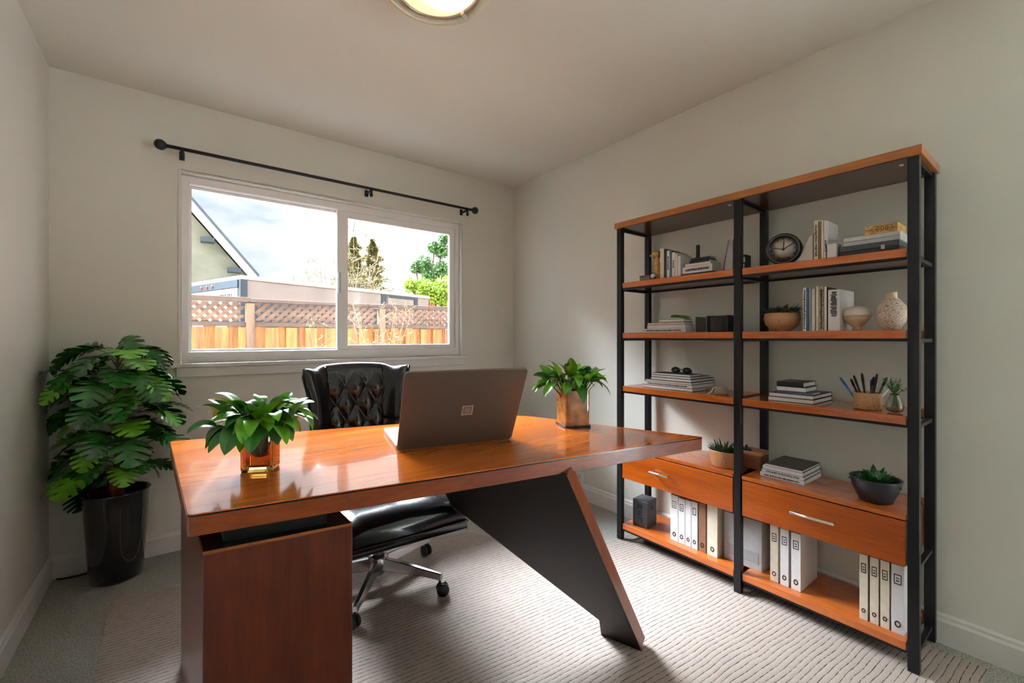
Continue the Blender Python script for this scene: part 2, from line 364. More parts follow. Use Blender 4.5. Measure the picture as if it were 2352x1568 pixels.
# ------------------------------------------------------------------ desk
DZ = .76
desk = thing('executive_desk', 'glossy cherry wood desk with slanted panel leg in the middle of the room', 'desk', (.75, 1.4, 0))
def LD(p): return (p[0]-.75, p[1]-1.4) if len(p) == 2 else (p[0]-.75, p[1]-1.4, p[2])
NL, NR, BR, BL = Vector((.0154, 1.1997)), Vector((1.645, .911)), Vector((1.37, 1.745)), Vector((-.026, 2.096))
def rc(a, p, b, r, n=8):     # rounded corner
    u = (a-p).normalized(); v = (b-p).normalized(); out = []
    for k in range(n+1):
        t = k/n; out.append(p + u*r*(1-t)**2 + v*r*t**2)
    return out
top = rc(BL, NL, NR, .012, 4)+rc(NL, NR, BR, .012, 4)+rc(NR, BR, BL, .12)+rc(BR, BL, NL, .02, 4)
top = [LD((p.x, p.y)) for p in top]
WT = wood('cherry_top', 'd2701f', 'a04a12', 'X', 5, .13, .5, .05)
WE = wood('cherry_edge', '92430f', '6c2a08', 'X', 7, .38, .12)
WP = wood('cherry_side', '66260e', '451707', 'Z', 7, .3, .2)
MB().prism(top, DZ-.05, DZ-.0045).build('edge_band', WE, desk, .0015)
dt = MB().prism(top, DZ-.0043, DZ).build('tabletop', WT, desk, .0015)
cx, cy = sum(p[0] for p in top)/len(top), sum(p[1] for p in top)/len(top)
rim = [(cx+(p[0]-cx)*1.0012, cy+(p[1]-cy)*1.0012) for p in top]
MB().prism(rim, DZ-.0062, DZ-.0025).build('dark_edge_line', mat('dark_edge', '1a0f0b', .2), desk)
# pedestal
pa, pb = Vector((.0415, 1.165)), Vector((.349, 1.120)); dd = Vector((-.045, .99)).normalized()*.76
ped = [pa, pb, pb+dd, pa+dd]; ped = [LD((p.x, p.y)) for p in ped]
pz = .690
pm_ = thing  # (kept short)
MB().prism(ped, .012, pz-.012).build('pedestal', WP, desk, .002)
ci = (sum(p[0] for p in ped)/4, sum(p[1] for p in ped)/4)
ins = [(ci[0]+(p[0]-ci[0])*.985, ci[1]+(p[1]-ci[1])*.993) for p in ped]
rimm = MB()
for i in range(4):
    j = (i+1) % 4; rimm.prism([ped[i], ped[j], ins[j], ins[i]], pz-.012, pz-.006)
rimm.build('pedestal_rim', wood('cherry_rim', 'a05a2c', '7a3d1c', 'X', 7, .2, .4), desk)
MB().prism(ins, pz-.0119, pz-.008).build('pedestal_top', mat('black_laminate', '08070a', .25), desk)
ci2 = [(ci[0]+(p[0]-ci[0])*.7, ci[1]+(p[1]-ci[1])*.9) for p in ped]
MB().prism(ci2, pz-.008, DZ-.05).build('riser', mat('black_laminate2', '08070a', .4), desk)
# slanted panel leg
A = Vector((.987, 1.008, DZ-.05)); B = Vector((1.338, .978, .010)); D = Vector((-.31, .95, 0)).normalized()
nrm = (B-A).cross(D).normalized()
def onp(px, py): r = ray(px, py); t = (A-O0).dot(nrm)/r.dot(nrm); return O0+r*t
p1, p2 = onp(1376, 1424), onp(1036, 1160)
foot = B + D*.155
tb = A + D*.66
poly = [A, B, foot, p1, p2, Vector((tb.x, tb.y, tb.z))]
# flatten each onto the panel plane
poly = [p - nrm*((p-A).dot(nrm)) for p in poly]
off = Vector((1, .12, 0)).normalized()*.046
if nrm.dot(off) < 0: nrm = -nrm
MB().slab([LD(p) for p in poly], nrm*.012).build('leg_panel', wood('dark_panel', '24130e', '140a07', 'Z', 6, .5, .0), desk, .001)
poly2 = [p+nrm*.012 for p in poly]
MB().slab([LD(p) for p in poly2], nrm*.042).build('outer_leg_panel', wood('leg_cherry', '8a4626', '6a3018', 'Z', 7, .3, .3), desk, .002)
st = [A - D*.0025, B - D*.0025, B+D*.0, A+D*.0]
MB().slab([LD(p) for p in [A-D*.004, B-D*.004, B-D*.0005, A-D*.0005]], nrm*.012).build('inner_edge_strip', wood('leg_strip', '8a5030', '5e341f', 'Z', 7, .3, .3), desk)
# ------------------------------------------------------------------ laptop
HL = Vector((.601, 1.449)); HR = Vector((1.022, 1.349)); uu = (HR-HL); lw = uu.length; ang = math.atan2(uu.y, uu.x)
lap = thing('laptop', 'large open grey laptop on the desk with its lid towards the camera', 'laptop', (HL.x, HL.y, DZ), ang)
M_lap = mat('taupe_aluminium', '6c6056', .36, metal=.55, var=.02)
M_lapb = mat('silver_deck', 'a9a4a2', .35, metal=.5)
r = .014
def rrect(x0, x1, y0, y1, r, n=5):
    o = []
    for cx_, cy_, a0 in ((x1-r, y0+r, -PI/2), (x1-r, y1-r, 0), (x0+r, y1-r, PI/2), (x0+r, y0+r, PI)):
        for k in range(n+1): a = a0+PI/2*k/n; o.append((cx_+r*math.cos(a), cy_+r*math.sin(a)))
    return o
MB().prism(rrect(0, lw, .001, .325, .012), .001, .016).build('base', M_lapb, lap, .0015)
kb = MB()
for i in range(15):
    for j in range(6): kb.box(.03+i*.0252, .0525+i*.0252, .06+j*.021, .0785+j*.021, .016, .0175)
kb.build('keyboard', mat('black_keys', '1b1b1e', .5), lap, .0005); lap.children[-1]
MB().box(lw*.36, lw*.64, .205, .30, .016, .0166).build('trackpad', mat('trackpad_grey', '8d8987', .3), lap)
lid = MB(); lh = .318; al = math.atan2(.15, .28)
LM = tr(0, .004, .017) @ rot('X', PI/2+al)      # local (x, y=height, z=thickness)
LM = tr(0, -.003, .0055) @ rot('X', al) @ rot('X', PI/2)
lid.prism(rrect(0, lw, 0, lh, r), 0, .008, LM); lo = lid.build('lid', M_lap, lap, .002)
sc = MB(); sc.prism(rrect(.008, lw-.008, .012, lh-.010, .006), -.0008, 0, LM); sc.build('screen', mat('dark_screen', '07080b', .1), lo)
lg = MB(); lx, ly = lw*.535, lh*.48; s_ = .0205
rectframe2 = [(lx-s_, lx+s_, ly-s_, ly-s_+.006), (lx-s_, lx+s_, ly+s_-.006, ly+s_), (lx-s_, lx-s_+.006, ly-s_, ly+s_), (lx+s_-.006, lx+s_, ly-s_, ly+s_)]
for a_, b_, c_, d_ in rectframe2: lg.box(a_, b_, c_, d_, .008, .0088, LM)
lg.build('square_emblem', mat('emblem_silver', 'b7aa9c', .3, metal=.5), lo)
MB().box(lx-s_+.009, lx+s_-.009, ly-s_+.009, ly+s_-.009, .008, .0086, LM).build('emblem_plate', mat('emblem_plate', 'a3917f', .3, metal=.5), lo)
# ------------------------------------------------------------------ office chair
ch = thing('office_chair', 'black button-tufted leather office chair on chrome castor base behind the desk', 'chair', (.735, 1.985, .010), math.radians(-3))
def seatmesh():
    m = MB(); n = 16; vs = []; fs = []
    W2, y0, y1 = .265, -.375, .20
    sec = lambda u: [(-1, .33), (-1.0, .36), (-1.0, .40), (-.93, .435), (-.6, .462), (0, .47), (.6, .462), (.93, .435), (1.0, .40), (1.0, .36), (1, .33)]
    ys = [y0, y0+.004, y0+.03, y0+.10, y0+.25, y0+.40, y1]
    hz = [-.045, -.035, -.012, 0, 0, -.005, -.01]
    pr = sec(0); k = len(pr)
    for y, h in zip(ys, hz):
        for x, z in pr: vs.append((x*W2, y, z + (h if z > .34 else 0)))
    for i in range(len(ys)-1):
        for j in range(k-1): fs.append((i*k+j, (i+1)*k+j, (i+1)*k+j+1, i*k+j+1))
        fs.append((i*k+k-1, (i+1)*k+k-1, (i+1)*k, i*k))
    fs.append(tuple(range(k))); fs.append(tuple((len(ys)-1)*k+j for j in range(k-1, -1, -1)))
    m.add(vs, fs, True); return m
so = seatmesh().build('seat', M_leather, ch, 0, 2, 0)
pp_ = MB()
pp_.tube([(-.266, -.377, .362), (0, -.379, .362), (.266, -.377, .362), (.267, -.2, .362), (.267, .19, .362)], .0045, 8); pp_.build('seat_piping', M_leather, so)
def backmesh():
    nu, nv = 72, 64; fr = []; bk = []
    zb, zt = .44, .995
    def P(u, v):
        tilt = .05*v
        wing = max(0, abs(u)-.62)/.38
        half = .198 + .024*v**2 + .010*v
        flare = .022*max(0, v-.75)/.25*wing
        x = u*half + math.copysign(flare, u)
        y = .235 + tilt - .115*wing**1.5*(1-.25*v) + .03*max(0, v-.8)/.2*(1-wing)
        crest = .0 + .018*math.cos(u*PI/2)
        dip = -.012*math.exp(-((abs(u)-.80)/.10)**2)
        z = zb + (zt-zb)*v + (crest+dip)*v**3
        return Vector((x-.030, y, z))
    def tuft(u, v):
        a = u/.235; b = (v-.50)/.15
        p, q = (a+b)/2+.0, (a-b)/2
        s = (abs(math.sin(PI*(p+.5)))*abs(math.sin(PI*(q+.5))))
        f = min(1, max(0, (.70-abs(u))/.12))*min(1, max(0, (.93-v)/.15))
        return (s**.38)*.026*f + (1-f)*.022*(1-.6*math.exp(-((v-.5)/.012)**2))
    g = MB(); vs = []; fs = []
    for i in range(nu+1):
        for j in range(nv+1):
            u = -1+2*i/nu; v = j/nv; p = P(u, v); e = 1e-3
            n = (P(u+e, v)-P(u-e, v)).cross(P(u, v+e)-P(u, v-e)).normalized()   # toward -y
            if n.y > 0: n = -n
            rim_ = min(1, (1-abs(u))/.06)**.5 if abs(u) > .94 else 1
            rt = min(1, (1-v)/.05)**.5 if v > .95 else 1
            vs.append(tuple(p+n*(tuft(u, v)*rim_*rt+.004)))
    k = nv+1; off_ = len(vs)
    for i in range(nu+1):
        for j in range(nv+1):
            u = -1+2*i/nu; v = j/nv; p = P(u, v); e = 1e-3
            n = (P(u+e, v)-P(u-e, v)).cross(P(u, v+e)-P(u, v-e)).normalized()
            if n.y > 0: n = -n
            rim_ = min(1, (1-abs(u))/.08)**.5; rt = min(1, (1-v)/.06)**.5
            vs.append(tuple(p-n*(.004+.038*rim_*rt)))
    for i in range(nu):
        for j in range(nv):
            a = i*k+j; fs.append((a, a+k, a+k+1, a+1)); a += off_; fs.append((a, a+1, a+k+1, a+k))
    for i in range(nu):
        a = i*k; fs.append((a, off_+a, off_+a+k, a+k)); a = i*k+nv; fs.append((a, a+k, off_+a+k, off_+a))
    for j in range(nv):
        a = j; fs.append((a, a+1, off_+a+1, off_+a)); a = nu*k+j; fs.append((a, off_+a, off_+a+1, a+1))
    g.add(vs, fs, True); return g, P, tuft
g, P, tuft = backmesh(); bo = g.build('backrest', M_leather, ch)
for p_ in range(-4, 5):
    for q_ in range(-4, 5):
        a = (p_-.5)+(q_-.5); b = (p_-.5)-(q_-.5); u = a*.235; v = .50+b*.15
        if abs(u) < .62 and .05 < v < .92:
            pt = P(u, v); m = MB(); m.ball((pt.x, pt.y-.006, pt.z), .0085, 12, 8); m.build('button', M_leather, bo)
for sgn in (-1, 1):
    pe = MB(); pe.tube([tuple(P(sgn*1.0, v/12)+Vector((sgn*.001, -.006, 0))) for v in range(13)], .006, 8); pe.build('wing_piping', M_leather, bo)
for sgn in (-1, 1):
    m = MB(); m.tube([(sgn*.29, .20, .60), (sgn*.30, .05, .625), (sgn*.30, -.15, .62), (sgn*.30, -.27, .60), (sgn*.295, -.30, .55), (sgn*.285, -.29, .45), (sgn*.27, -.22, .37)], [.026, .03, .03, .028, .024, .022, .02], 12)
    m.build('armrest', M_leather, ch)
m = MB(); m.lathe([(.07, .315), (.07, .33), (.03, .33), (0, .33)][:2]+[(0, .33)], 24); m.lathe([(0, .10), (.026, .10), (.026, .22), (.017, .22), (.017, .32), (0, .32)], 24)
m.build('gas_column', M_chrome, ch)
m = MB(); m.box(-.11, .11, -.10, .12, .312, .331); m.build('seat_plate', M_castor, ch, .006)
m = MB(); m.lathe([(0, .055), (.032, .055), (.040, .075), (.045, .13), (.030, .145), (0, .145)], 28); m.build('hub', M_chrome, ch)
for k in range(5):
    a = math.radians(-54+72*k+3)
    vs = []; prof = [(.03, .020, .128, .075), (.12, .018, .122, .078), (.24, .016, .108, .078), (.325, .013, .098, .072)]
    fs = []
    for x, hw, zt, zb_ in prof: vs += [(x, -hw, zb_), (x, hw, zb_), (x, hw*.6, zt), (x, -hw*.6, zt)]
    for i in range(3):
        for j in range(4): fs.append((i*4+j, i*4+(j+1) % 4, (i+1)*4+(j+1) % 4, (i+1)*4+j))
    fs += [(3, 2, 1, 0), (12, 13, 14, 15)]
    m = MB(); m.add(vs, fs, False, rot('Z', a)); lo_ = m.build('leg', M_chrome, ch, .003)
    m = MB(); mx = rot('Z', a) @ tr(.315, 0, .028) @ rot('Z', .6+k*.9) @ tr(.012, 0, 0)
    for sg in (-1, 1): m.lathe([(0, -.009), (.020, -.009), (.0275, -.004), (.0275, .004), (.020, .009), (0, .009)], 24, mx @ tr(0, sg*.0125, 0) @ rot('X', PI/2))
    m.box(-.012, .008, -.004, .004, -.002, .03, mx); m.lathe([(0, .0), (.006, 0), (.006, .035), (0, .035)], 10, rot('Z', a) @ tr(.315, 0, .045))
    m.build('castor', M_castor, lo_)
# ------------------------------------------------------------------ leaves
def leaf(mb, base, dirv, length, width, droop=.5, roll=0, lobes=0, fold=.25, n=14, petiole=0, clamp=None, tipcurl=0, power=1.0):
    base = Vector(base); d = Vector(dirv).normalized(); up = Vector((0, 0, 1))
    side = d.cross(up)
    if side.length < .05: side = Vector((1, 0, 0))
    side.normalize(); side = Matrix.Rotation(roll, 3, d) @ side
    pts = []; p = base.copy(); dirc = d.copy(); step = length/n; vs = []; fs = []; cols = 3
    for i in range(n+1):
        t = i/n
        w = width*.5*(math.sin(PI*min(1, t**.75*1.0)))**.8*(1.0 if t > .04 else t/.04)
        if lobes: 
            ph = (t*lobes) % 1.0
            if .12 < t < .93: w *= (1.0-.72*(1 if ph > .55 else 0)*min(1, (ph-.55)/.15 if ph < .78 else (1-ph)/.22)*1.0) if ph > .55 else 1.0
        nrm_ = side.cross(dirc).normalized()
        row = []
        for c in range(-cols, cols+1):
            s_ = c/cols
            q = p + side*w*s_ + nrm_*(abs(s_)*fold*w - .35*fold*w*s_*s_)
            if lobes: q += dirc*abs(s_)*w*.55 + Vector((0, 0, -1))*abs(s_)**2*w*.15
            row.append(q)
        vs += row
        p = p + dirc*step
        dirc = (dirc + Vector((0, 0, -1))*droop/n*(1+tipcurl*t)).normalized()
        side = (side - dirc*side.dot(dirc)).normalized()
    if clamp: vs = [clamp(q) for q in vs]
    k = 2*cols+1
    for i in range(n):
        for c in range(k-1): fs.append((i*k+c, i*k+c+1, (i+1)*k+c+1, (i+1)*k+c))
    mb.add([tuple(v) for v in vs], fs, True)
# ---- floor plant
pc = Vector((-.235, 2.822, 0))
fp = thing('floor_plant', 'tall leafy split-leaf plant in a glossy black pot in the left corner', 'plant', pc)
pot = MB(); pmx = Matrix.Diagonal((1.0, .93, 1, 1))
pot.lathe([(0, .002), (.088, .002), (.098, .008), (.107, .12), (.117, .28), (.125, .412), (.129, .419), (.125, .422), (.118, .419), (.116, .385), (0, .385)], 56, rot('Z', .3) @ pmx)
po = pot.build('pot', M_potb, fp)
m = MB()
def potpt(a, z, e=.002):
    r_ = .098+(.125-.098)*(z-.008)/.41+e
    q = rot('Z', .3) @ pmx @ Vector((r_*math.cos(a), r_*math.sin(a), z)); return tuple(q)
ca_ = math.radians(-55)-.3
m.tube([potpt(ca_-.42, z) for z in (.35, .30, .22, .17)]+[potpt(ca_-.30, .12), potpt(ca_-.1, .095), potpt(ca_+.12, .10), potpt(ca_+.26, .135)]+[potpt(ca_+.34, z) for z in (.19, .25, .32)], .0022, 6)
m.build('groove', mat('pot_groove', '3c3c40', .3), po)
MB().lathe([(0, .387), (.1155, .387), (0, .391)], 40, rot('Z', .3) @ pmx).build('soil', M_soil, fp)
stm = MB(); stm.tube([(0, 0, .38), (-.01, -.01, .46), (.005, 0, .53)], [.034, .026, .024], 12)
stm.tube([(.005, 0, .50), (.01, .0, .62), (-.005, .01, .76), (.01, 0, .90), (0, 0, 1.0)], [.022, .018, .017, .015, .01], 10)
stm.build('trunk', M_bark, fp)
def clampf(q):
    q = Vector(q); 
    if q.x+pc.x < XL+.02: q.x = XL+.02-pc.x - 0*(q.x)
    if q.y+pc.y > YB-.02: q.y = YB-.02-pc.y
    return q
fol = MB(); folf = MB(); pts_ = MB(); R_ = random.Random(11)
for i in range(88):
    z0 = .47+.64*(i/88)**.85; a = i*2.4+R_.uniform(-.3, .3)
    # bias towards the open side of the corner
    dx, dy = math.cos(a), math.sin(a)
    if dy > .3: dy *= .35; 
    reach = R_.uniform(.06, .15) if i < 70 else R_.uniform(.03, .10)
    elev = R_.uniform(.15, .8) + (0.35 if i > 73 else 0)
    b0 = Vector((0, 0, z0-.02)); b1 = b0+Vector((dx*reach, dy*reach, reach*elev))
    b1 = clampf(b1)
    pts_.tube([b0, b0.lerp(b1, .5)+Vector((0, 0, .015)), b1], .0028, 6)
    tgt = folf if R_.random() < .27 else fol
    L_ = R_.uniform(.15, .22)*(1 if i < 74 else .9)
    leaf(tgt, b1, (dx, dy, R_.uniform(-.25, .35)), L_, L_*R_.uniform(.62, .85), droop=R_.uniform(.9, 2.1), roll=R_.uniform(-.5, .5), lobes=R_.choice([5, 6, 7]), fold=.28, n=48, clamp=clampf)
fol.build('foliage', mat('glossy_split_leaf', '27621f', .24, var=.5, scale=12, coat=.55), fp); folf.build('young_foliage', M_leaff, fp); pts_.build('leaf_stalks', M_stem, fp)
# ---- desk plants in amber glass
amber = glass('amber_glass', 'd8a24c', .02)
M_liner = mat('amber_liner', '7a4a12', .4, var=.5, scale=60)
def rsq(s_, r_, n=5): return rrect(-s_, s_, -s_, s_, r_, n)
def vaseplant(loc, rz, s_, h, label, spread, hgt, n, seed, tall=False):
    t = thing('potted_plant', label, 'plant', loc, rz, None)
    m = MB(); outer = rsq(s_, .016); inner = rsq(s_-.006, .012); k = len(outer)
    z0 = .001
    vs = [(x*.96, y*.96, z0) for x, y in outer]+[(x, y, z0+.006) for x, y in outer]+[(x, y, h) for x, y in outer]+[(x, y, h) for x, y in inner]+[(x, y, .016) for x, y in inner]
    fs = [tuple(range(k-1, -1, -1))]
    for r_ in range(4):
        for i in range(k): j = (i+1) % k; fs.append((r_*k+i, r_*k+j, (r_+1)*k+j, (r_+1)*k+i))
    fs.append(tuple(4*k+i for i in range(k)))
    m.add(vs, fs); m.build('glass_vase', amber if not tall else mat('mottled_amber', '9a5f1c', .12, var=.55, scale=22, coat=.8), t)
    if not tall:
        m = MB(); m.prism(rsq(s_-.012, .01), .02, h*.62); m.build('water', glass('amber_water', 'cf9a48', .0, 1.2), t)
    else:
        MB().prism(rsq(s_-.0075, .01), h-.014, h-.008).build('soil', M_soil, t)
        MB().prism(rsq(s_+.004, .016), .0005, .010).build('base_plate', mat('dark_base', '2a1710', .25), t, .002)
    R = random.Random(seed); f1, f2, st_ = MB(), MB(), MB()
    for i in range(n):
        a = i*2.399+R.uniform(-.25, .25); q = (i+.5)/n
        el = R.uniform(.25, 1.3)*(1.15-q) + .2
        b0 = Vector((math.cos(a)*.012, math.sin(a)*.012, h*.35)); rr = spread*R.uniform(.12, .60)
        b1 = Vector((math.cos(a)*rr, math.sin(a)*rr, h+hgt*R.uniform(.30, .95)*(1-.30*q)))
        st_.tube([b0, b0.lerp(b1, .6)+Vector((0, 0, .01)), b1], .0018, 5)
        L_ = spread*R.uniform(.34, .62)
        leaf(f1 if R.random() < .5 else f2, b1, (math.cos(a), math.sin(a), R.uniform(-.3, 2.2)), L_, L_*R.uniform(.40, .58), droop=R.uniform(.8, 2.6), roll=R.uniform(-.6, .6), fold=.35, n=10)
    f1.build('foliage', M_leaf, t); f2.build('light_foliage', M_leaff, t); st_.build('stems', M_stem, t)
    return t
vaseplant((.195, 1.492, DZ), math.radians(-37+8), .043, .113, 'leafy plant in an amber square glass vase on the front left of the desk', .180, .075, 92, 5)
vaseplant((1.40, 1.385, DZ), math.radians(-20), .058, .160, 'leafy plant in a mottled amber vase on the right end of the desk', .185, .085, 62, 9, True)
# ------------------------------------------------------------------ bookcase
BX0, BX1 = 1.985, 2.272; BYR, BYM, BYL = .352, .941, 1.600
bc = thing('bookcase', 'wide open bookcase with black metal frame, orange wood shelves and two drawers', 'bookcase', (2.13, .97, 0))
def LB(m): m.v = [(v[0]-2.13, v[1]-.97, v[2]) for v in m.v]; return m
PT = .028
WS = wood('shelf_cherry', 'cb6e2c', 'a24a15', 'Y', 6, .2, .55, .08); WSt = wood('shelf_top', 'b06a2c', '8a4a1a', 'Y', 6, .3, .3)
WD = wood('drawer_cherry', 'b65608', '923c04', 'Y', 7, .3, .2)
z_foot = .0102
for y in (BYR, BYM, BYL):
    for x, zf in ((BX0, z_foot), (BX1-PT, .0005)):
        if x > 2.1: zf = z_foot if True else 0
        m = MB(); m.box(x, x+PT, y-PT/2-.0015, y+PT/2+.0015, zf, 1.768); LB(m).build('post', M_black, bc, .002)
y0, y1 = BYR-.018, BYL+.018
m = MB(); m.box(BX0-.012, BX1+.008, y0-.006, y1+.006, 1.7685, 1.80); LB(m).build('top_board', WSt, bc, .002)
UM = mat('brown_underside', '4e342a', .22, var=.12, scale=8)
for ya, yb in ((BYR+.016, BYM-.016), (BYM+.016, BYL-.016)):
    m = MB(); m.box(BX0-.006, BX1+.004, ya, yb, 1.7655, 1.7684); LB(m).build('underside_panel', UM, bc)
SA, SB, SCc, SDt, SBt = 1.460, 1.178, .880, .538, .103
for zt in (SA, SB, SCc, SBt):
    for ya, yb in ((BYR+.019, BYM-.019), (BYM+.019, BYL-.019)):
        m = MB(); m.box(BX0+.006, BX1-.032 if False else BX1-.002, ya, yb, zt-.030, zt)
        LB(m).build('shelf', WS, bc, .002)
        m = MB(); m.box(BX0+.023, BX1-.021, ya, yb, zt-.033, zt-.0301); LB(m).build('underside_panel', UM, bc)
        m = MB(); m.box(BX0+.010, BX0+.022, ya, yb, zt-.040, zt-.0302); m.box(BX1-.020, BX1-.008, ya, yb, zt-.040, zt-.0302); LB(m).build('shelf_rail', M_black, bc)
        m = MB()
        for ye, sg in ((ya, -1), (yb, 1)): m.box(BX0+.029, BX1-.03, ye, ye+sg*.008, zt-.030, zt-.0005)
# side rails between the posts
for y in (BYR, BYM, BYL):
    for zt in (1.768, SA-.030, SB-.030, SCc-.030, SDt-.178, SBt-.030):
        m = MB(); m.box(BX0+PT, BX1-PT, y-.008, y+.008, zt-.014, zt-.0005); LB(m).build('side_rail', M_black, bc, .001)
for ya, yb in ((BYR+.019, BYM-.019), (BYM+.019, BYL-.019)):
    m = MB(); m.box(BX0+.002, BX1-.002, ya, yb, SDt-.016, SDt); LB(m).build('cabinet_top', WS, bc, .002)
    m = MB(); m.box(BX0+.022, BX1-.004, ya, yb, SDt-.178, SDt-.0205); LB(m).build('cabinet_body', WP if False else wood('body_cherry', '9a4a18', '78330f', 'Y', 7, .3, .3), bc, .001)
    m = MB(); m.box(BX0+.012, BX0+.0215, ya+.002, yb-.002, SDt-.0195, SDt-.0165); LB(m).build('shadow_gap', M_black, bc)
    m = MB(); m.box(BX0+.003, BX0+.0215, ya+.001, yb-.001, SDt-.176, SDt-.0205); dr = LB(m).build('drawer', WD, bc, .002)
    yc = (ya+yb)/2+(.0 if ya < .6 else .06); hl = .075 if ya < .6 else .055; zc = SDt-.092
    m = MB(); m.tube([(BX0-.022, yc-hl, zc), (BX0-.022, yc+hl, zc)], .0055, 10)
    for s_ in (-1, 1): m.tube([(BX0-.022, yc+s_*(hl-.012), zc), (BX0+.003, yc+s_*(hl-.012), zc)], .004, 8)
    LB(m).build('handle', M_silver, dr)
for px, py in ((1676, 469), (2070, 377)):
    p = atZ(px, py, 1.768); m = MB(); m.lathe([(0, -.006), (.006, -.006), (.008, 0), (0, 0)], 12, tr(min(p.x, 2.2), p.y, 1.768)); LB(m).build('screw', M_silver, bc)
# ------------------------------------------------------------------ shelf contents
def colY(px, X): return atX(px, 775, X).y
def colX(px, Y): return atY(px, 775, Y).x
def zz(px, py, X): return atX(px, py, X).z
def spine_text(t, y0, y1, z0, z1, vertical, mt, rnd, name='spine_text'):
    m = MB()
    if vertical:
        z = z0
        while z < z1:
            h = rnd.uniform(.003, .006); m.box(-.0006, 0, y0+(y1-y0)*rnd.uniform(.0, .25), y1-(y1-y0)*rnd.uniform(0, .25), z, min(z+h, z1)); z += h+rnd.uniform(.0015, .003)
    else:
        y = y0
        while y < y1:
            h = rnd.uniform(.002, .006); m.box(-.0006, 0, y, min(y+h, y1), z0+(z1-z0)*rnd.uniform(0, .2), z1-(z1-z0)*rnd.uniform(0, .2)); y += h+rnd.uniform(.0012, .003)
    return m.build(name, mt, t)
M_ink = mat('black_ink', '15151a', .6)
RB = random.Random(3)
def flatbook(X0, X1, Y0, Y1, z0, h, cov, label, group=None, spine=None, text=False, rz=0, soft=False):
    t = thing('book', label, 'book', ((X0+X1)/2, (Y0+Y1)/2, z0), rz, group); hx, hy = (X1-X0)/2, (Y1-Y0)/2; b = .0022
    m = MB(); m.box(-hx, hx, -hy, hy, .0002, b); m.box(-hx, hx, -hy, hy, h-b, h-.0002)
    co = m.build('cover', cov, t, .0006)
    m = MB(); m.box(-hx-.001, -hx+.002, -hy, hy, b*.9, h-b*.9); m.build('spine', spine or cov, co)
    m = MB(); m.box(-hx+.002, hx-.004, -hy+.003, hy-.003, b, h-b); m.build('page_block', M_page if soft else M_white, t)
    if text: spine_text(t, -hy*.8, hy*.8, h*.3, h*.7, False, M_ink, RB).location = (-hx-.001, 0, 0)
    return t
def stack(spec, X0, z):
    for (pl, pm, pr, h, cov, sp, label, grp, text) in spec:
        Y1, Y0 = colY(pl, X0), colY(pm, X0); X1 = min(colX(pr, Y0), 2.262)
        flatbook(X0, X1, Y0, Y1, z, h, cov, label, grp, sp, text); z += h
    return z
def upright(X0, X1, Y0, Y1, z0, h, cov, label, group, pages=True, text=None, spinem=None, rx=0):
    t = thing('book', label, 'book', ((X0+X1)/2, (Y0+Y1)/2, z0+.0003), 0, group); t.rotation_euler = (rx, 0, 0)
    hx, hy = (X1-X0)/2, (Y1-Y0)/2; b = min(.002, hy*.3)
    m = MB(); m.box(-hx, hx, -hy, -hy+b, 0, h); m.box(-hx, hx, hy-b, hy, 0, h); co = m.build('cover', cov, t, .0005)
    m = MB(); m.box(-hx-.001, -hx+.002, -hy, hy, 0, h); m.build('spine', spinem or cov, co, .0008)
    if pages: MB().box(-hx+.002, hx-.003, -hy+b, hy-b, .002, h-.003).build('page_block', M_page, t)
    if text: spine_text(t, -hy*.6, hy*.6, h*text[0], h*text[1], True, M_ink, RB).location = (-hx-.001, 0, 0)
    return t
# --- shelf A, left bay
XA = 2.03
def simplebox(name, label, cat, X0, X1, Y0, Y1, z0, h, mt, bevel=.002, group=None):
    o = MB().box(-(X1-X0)/2, (X1-X0)/2, -(Y1-Y0)/2, (Y1-Y0)/2, 0, h).build(name, mt, None, bevel); o.location = ((X0+X1)/2, (Y0+Y1)/2, z0)
    return tag(o, label, cat, group)
t = thing('storage_box', 'small dark grey box at the left end of the top shelf', 'box', (2.07, colY(1487, 2.07), SA))
MB().box(-.03, .03, -.036, .03, .0005, .028).build('body', M_grey, t, .002); MB().box(-.031, .031, -.037, .031, .0282, .034).build('lid', mat('grey_lid', '5d5a57', .5), t, .001)
# tan figurine
fy = colY(1508, 2.05)
t = thing('figurine', 'tan and brown carved animal figurine beside upright books on the top shelf', 'figurine', (2.055, fy, SA))
m = MB(); m.lathe([(0, .001), (.024, .001), (.026, .012), (.020, .06), (.013, .105), (.012, .13), (0, .135)], 20); m.ball((-.004, .006, .142), .020, 16, 10, (1, 1.1, .9)); m.ball((-.014, .022, .136), .009, 12, 8, (1, 1.6, .8))
m.build('body', mat('tan_carving', 'b98a4a', .45, var=.3, scale=50), t)
for cc, rr, ss in (((0, -.014, .138), .012, (.6, .6, 1.5)), ((0, .016, .138), .011, (.6, .5, 1.6))): MB().ball(cc, rr, 12, 8, ss).build('ear', mat('dark_carving', '4a2c18', .5), t)
t = thing('desk_clock', 'tiny round silver clock in front of the tan figurine on the top shelf', 'clock', (2.018, colY(1503, 2.018), SA))
m = MB(); m.lathe([(0, 0), (.016, 0), (.018, .004), (.018, .014), (0, .014)], 24, tr(0, 0, .019) @ rot('Y', -PI/2)); m.build('case', M_chrome, t)
MB().lathe([(0, .0142), (.014, .0142), (0, .0146)][:2]+[(0, .0146)], 24, tr(0, 0, .019) @ rot('Y', -PI/2)).build('face', M_white, t)
gA = None
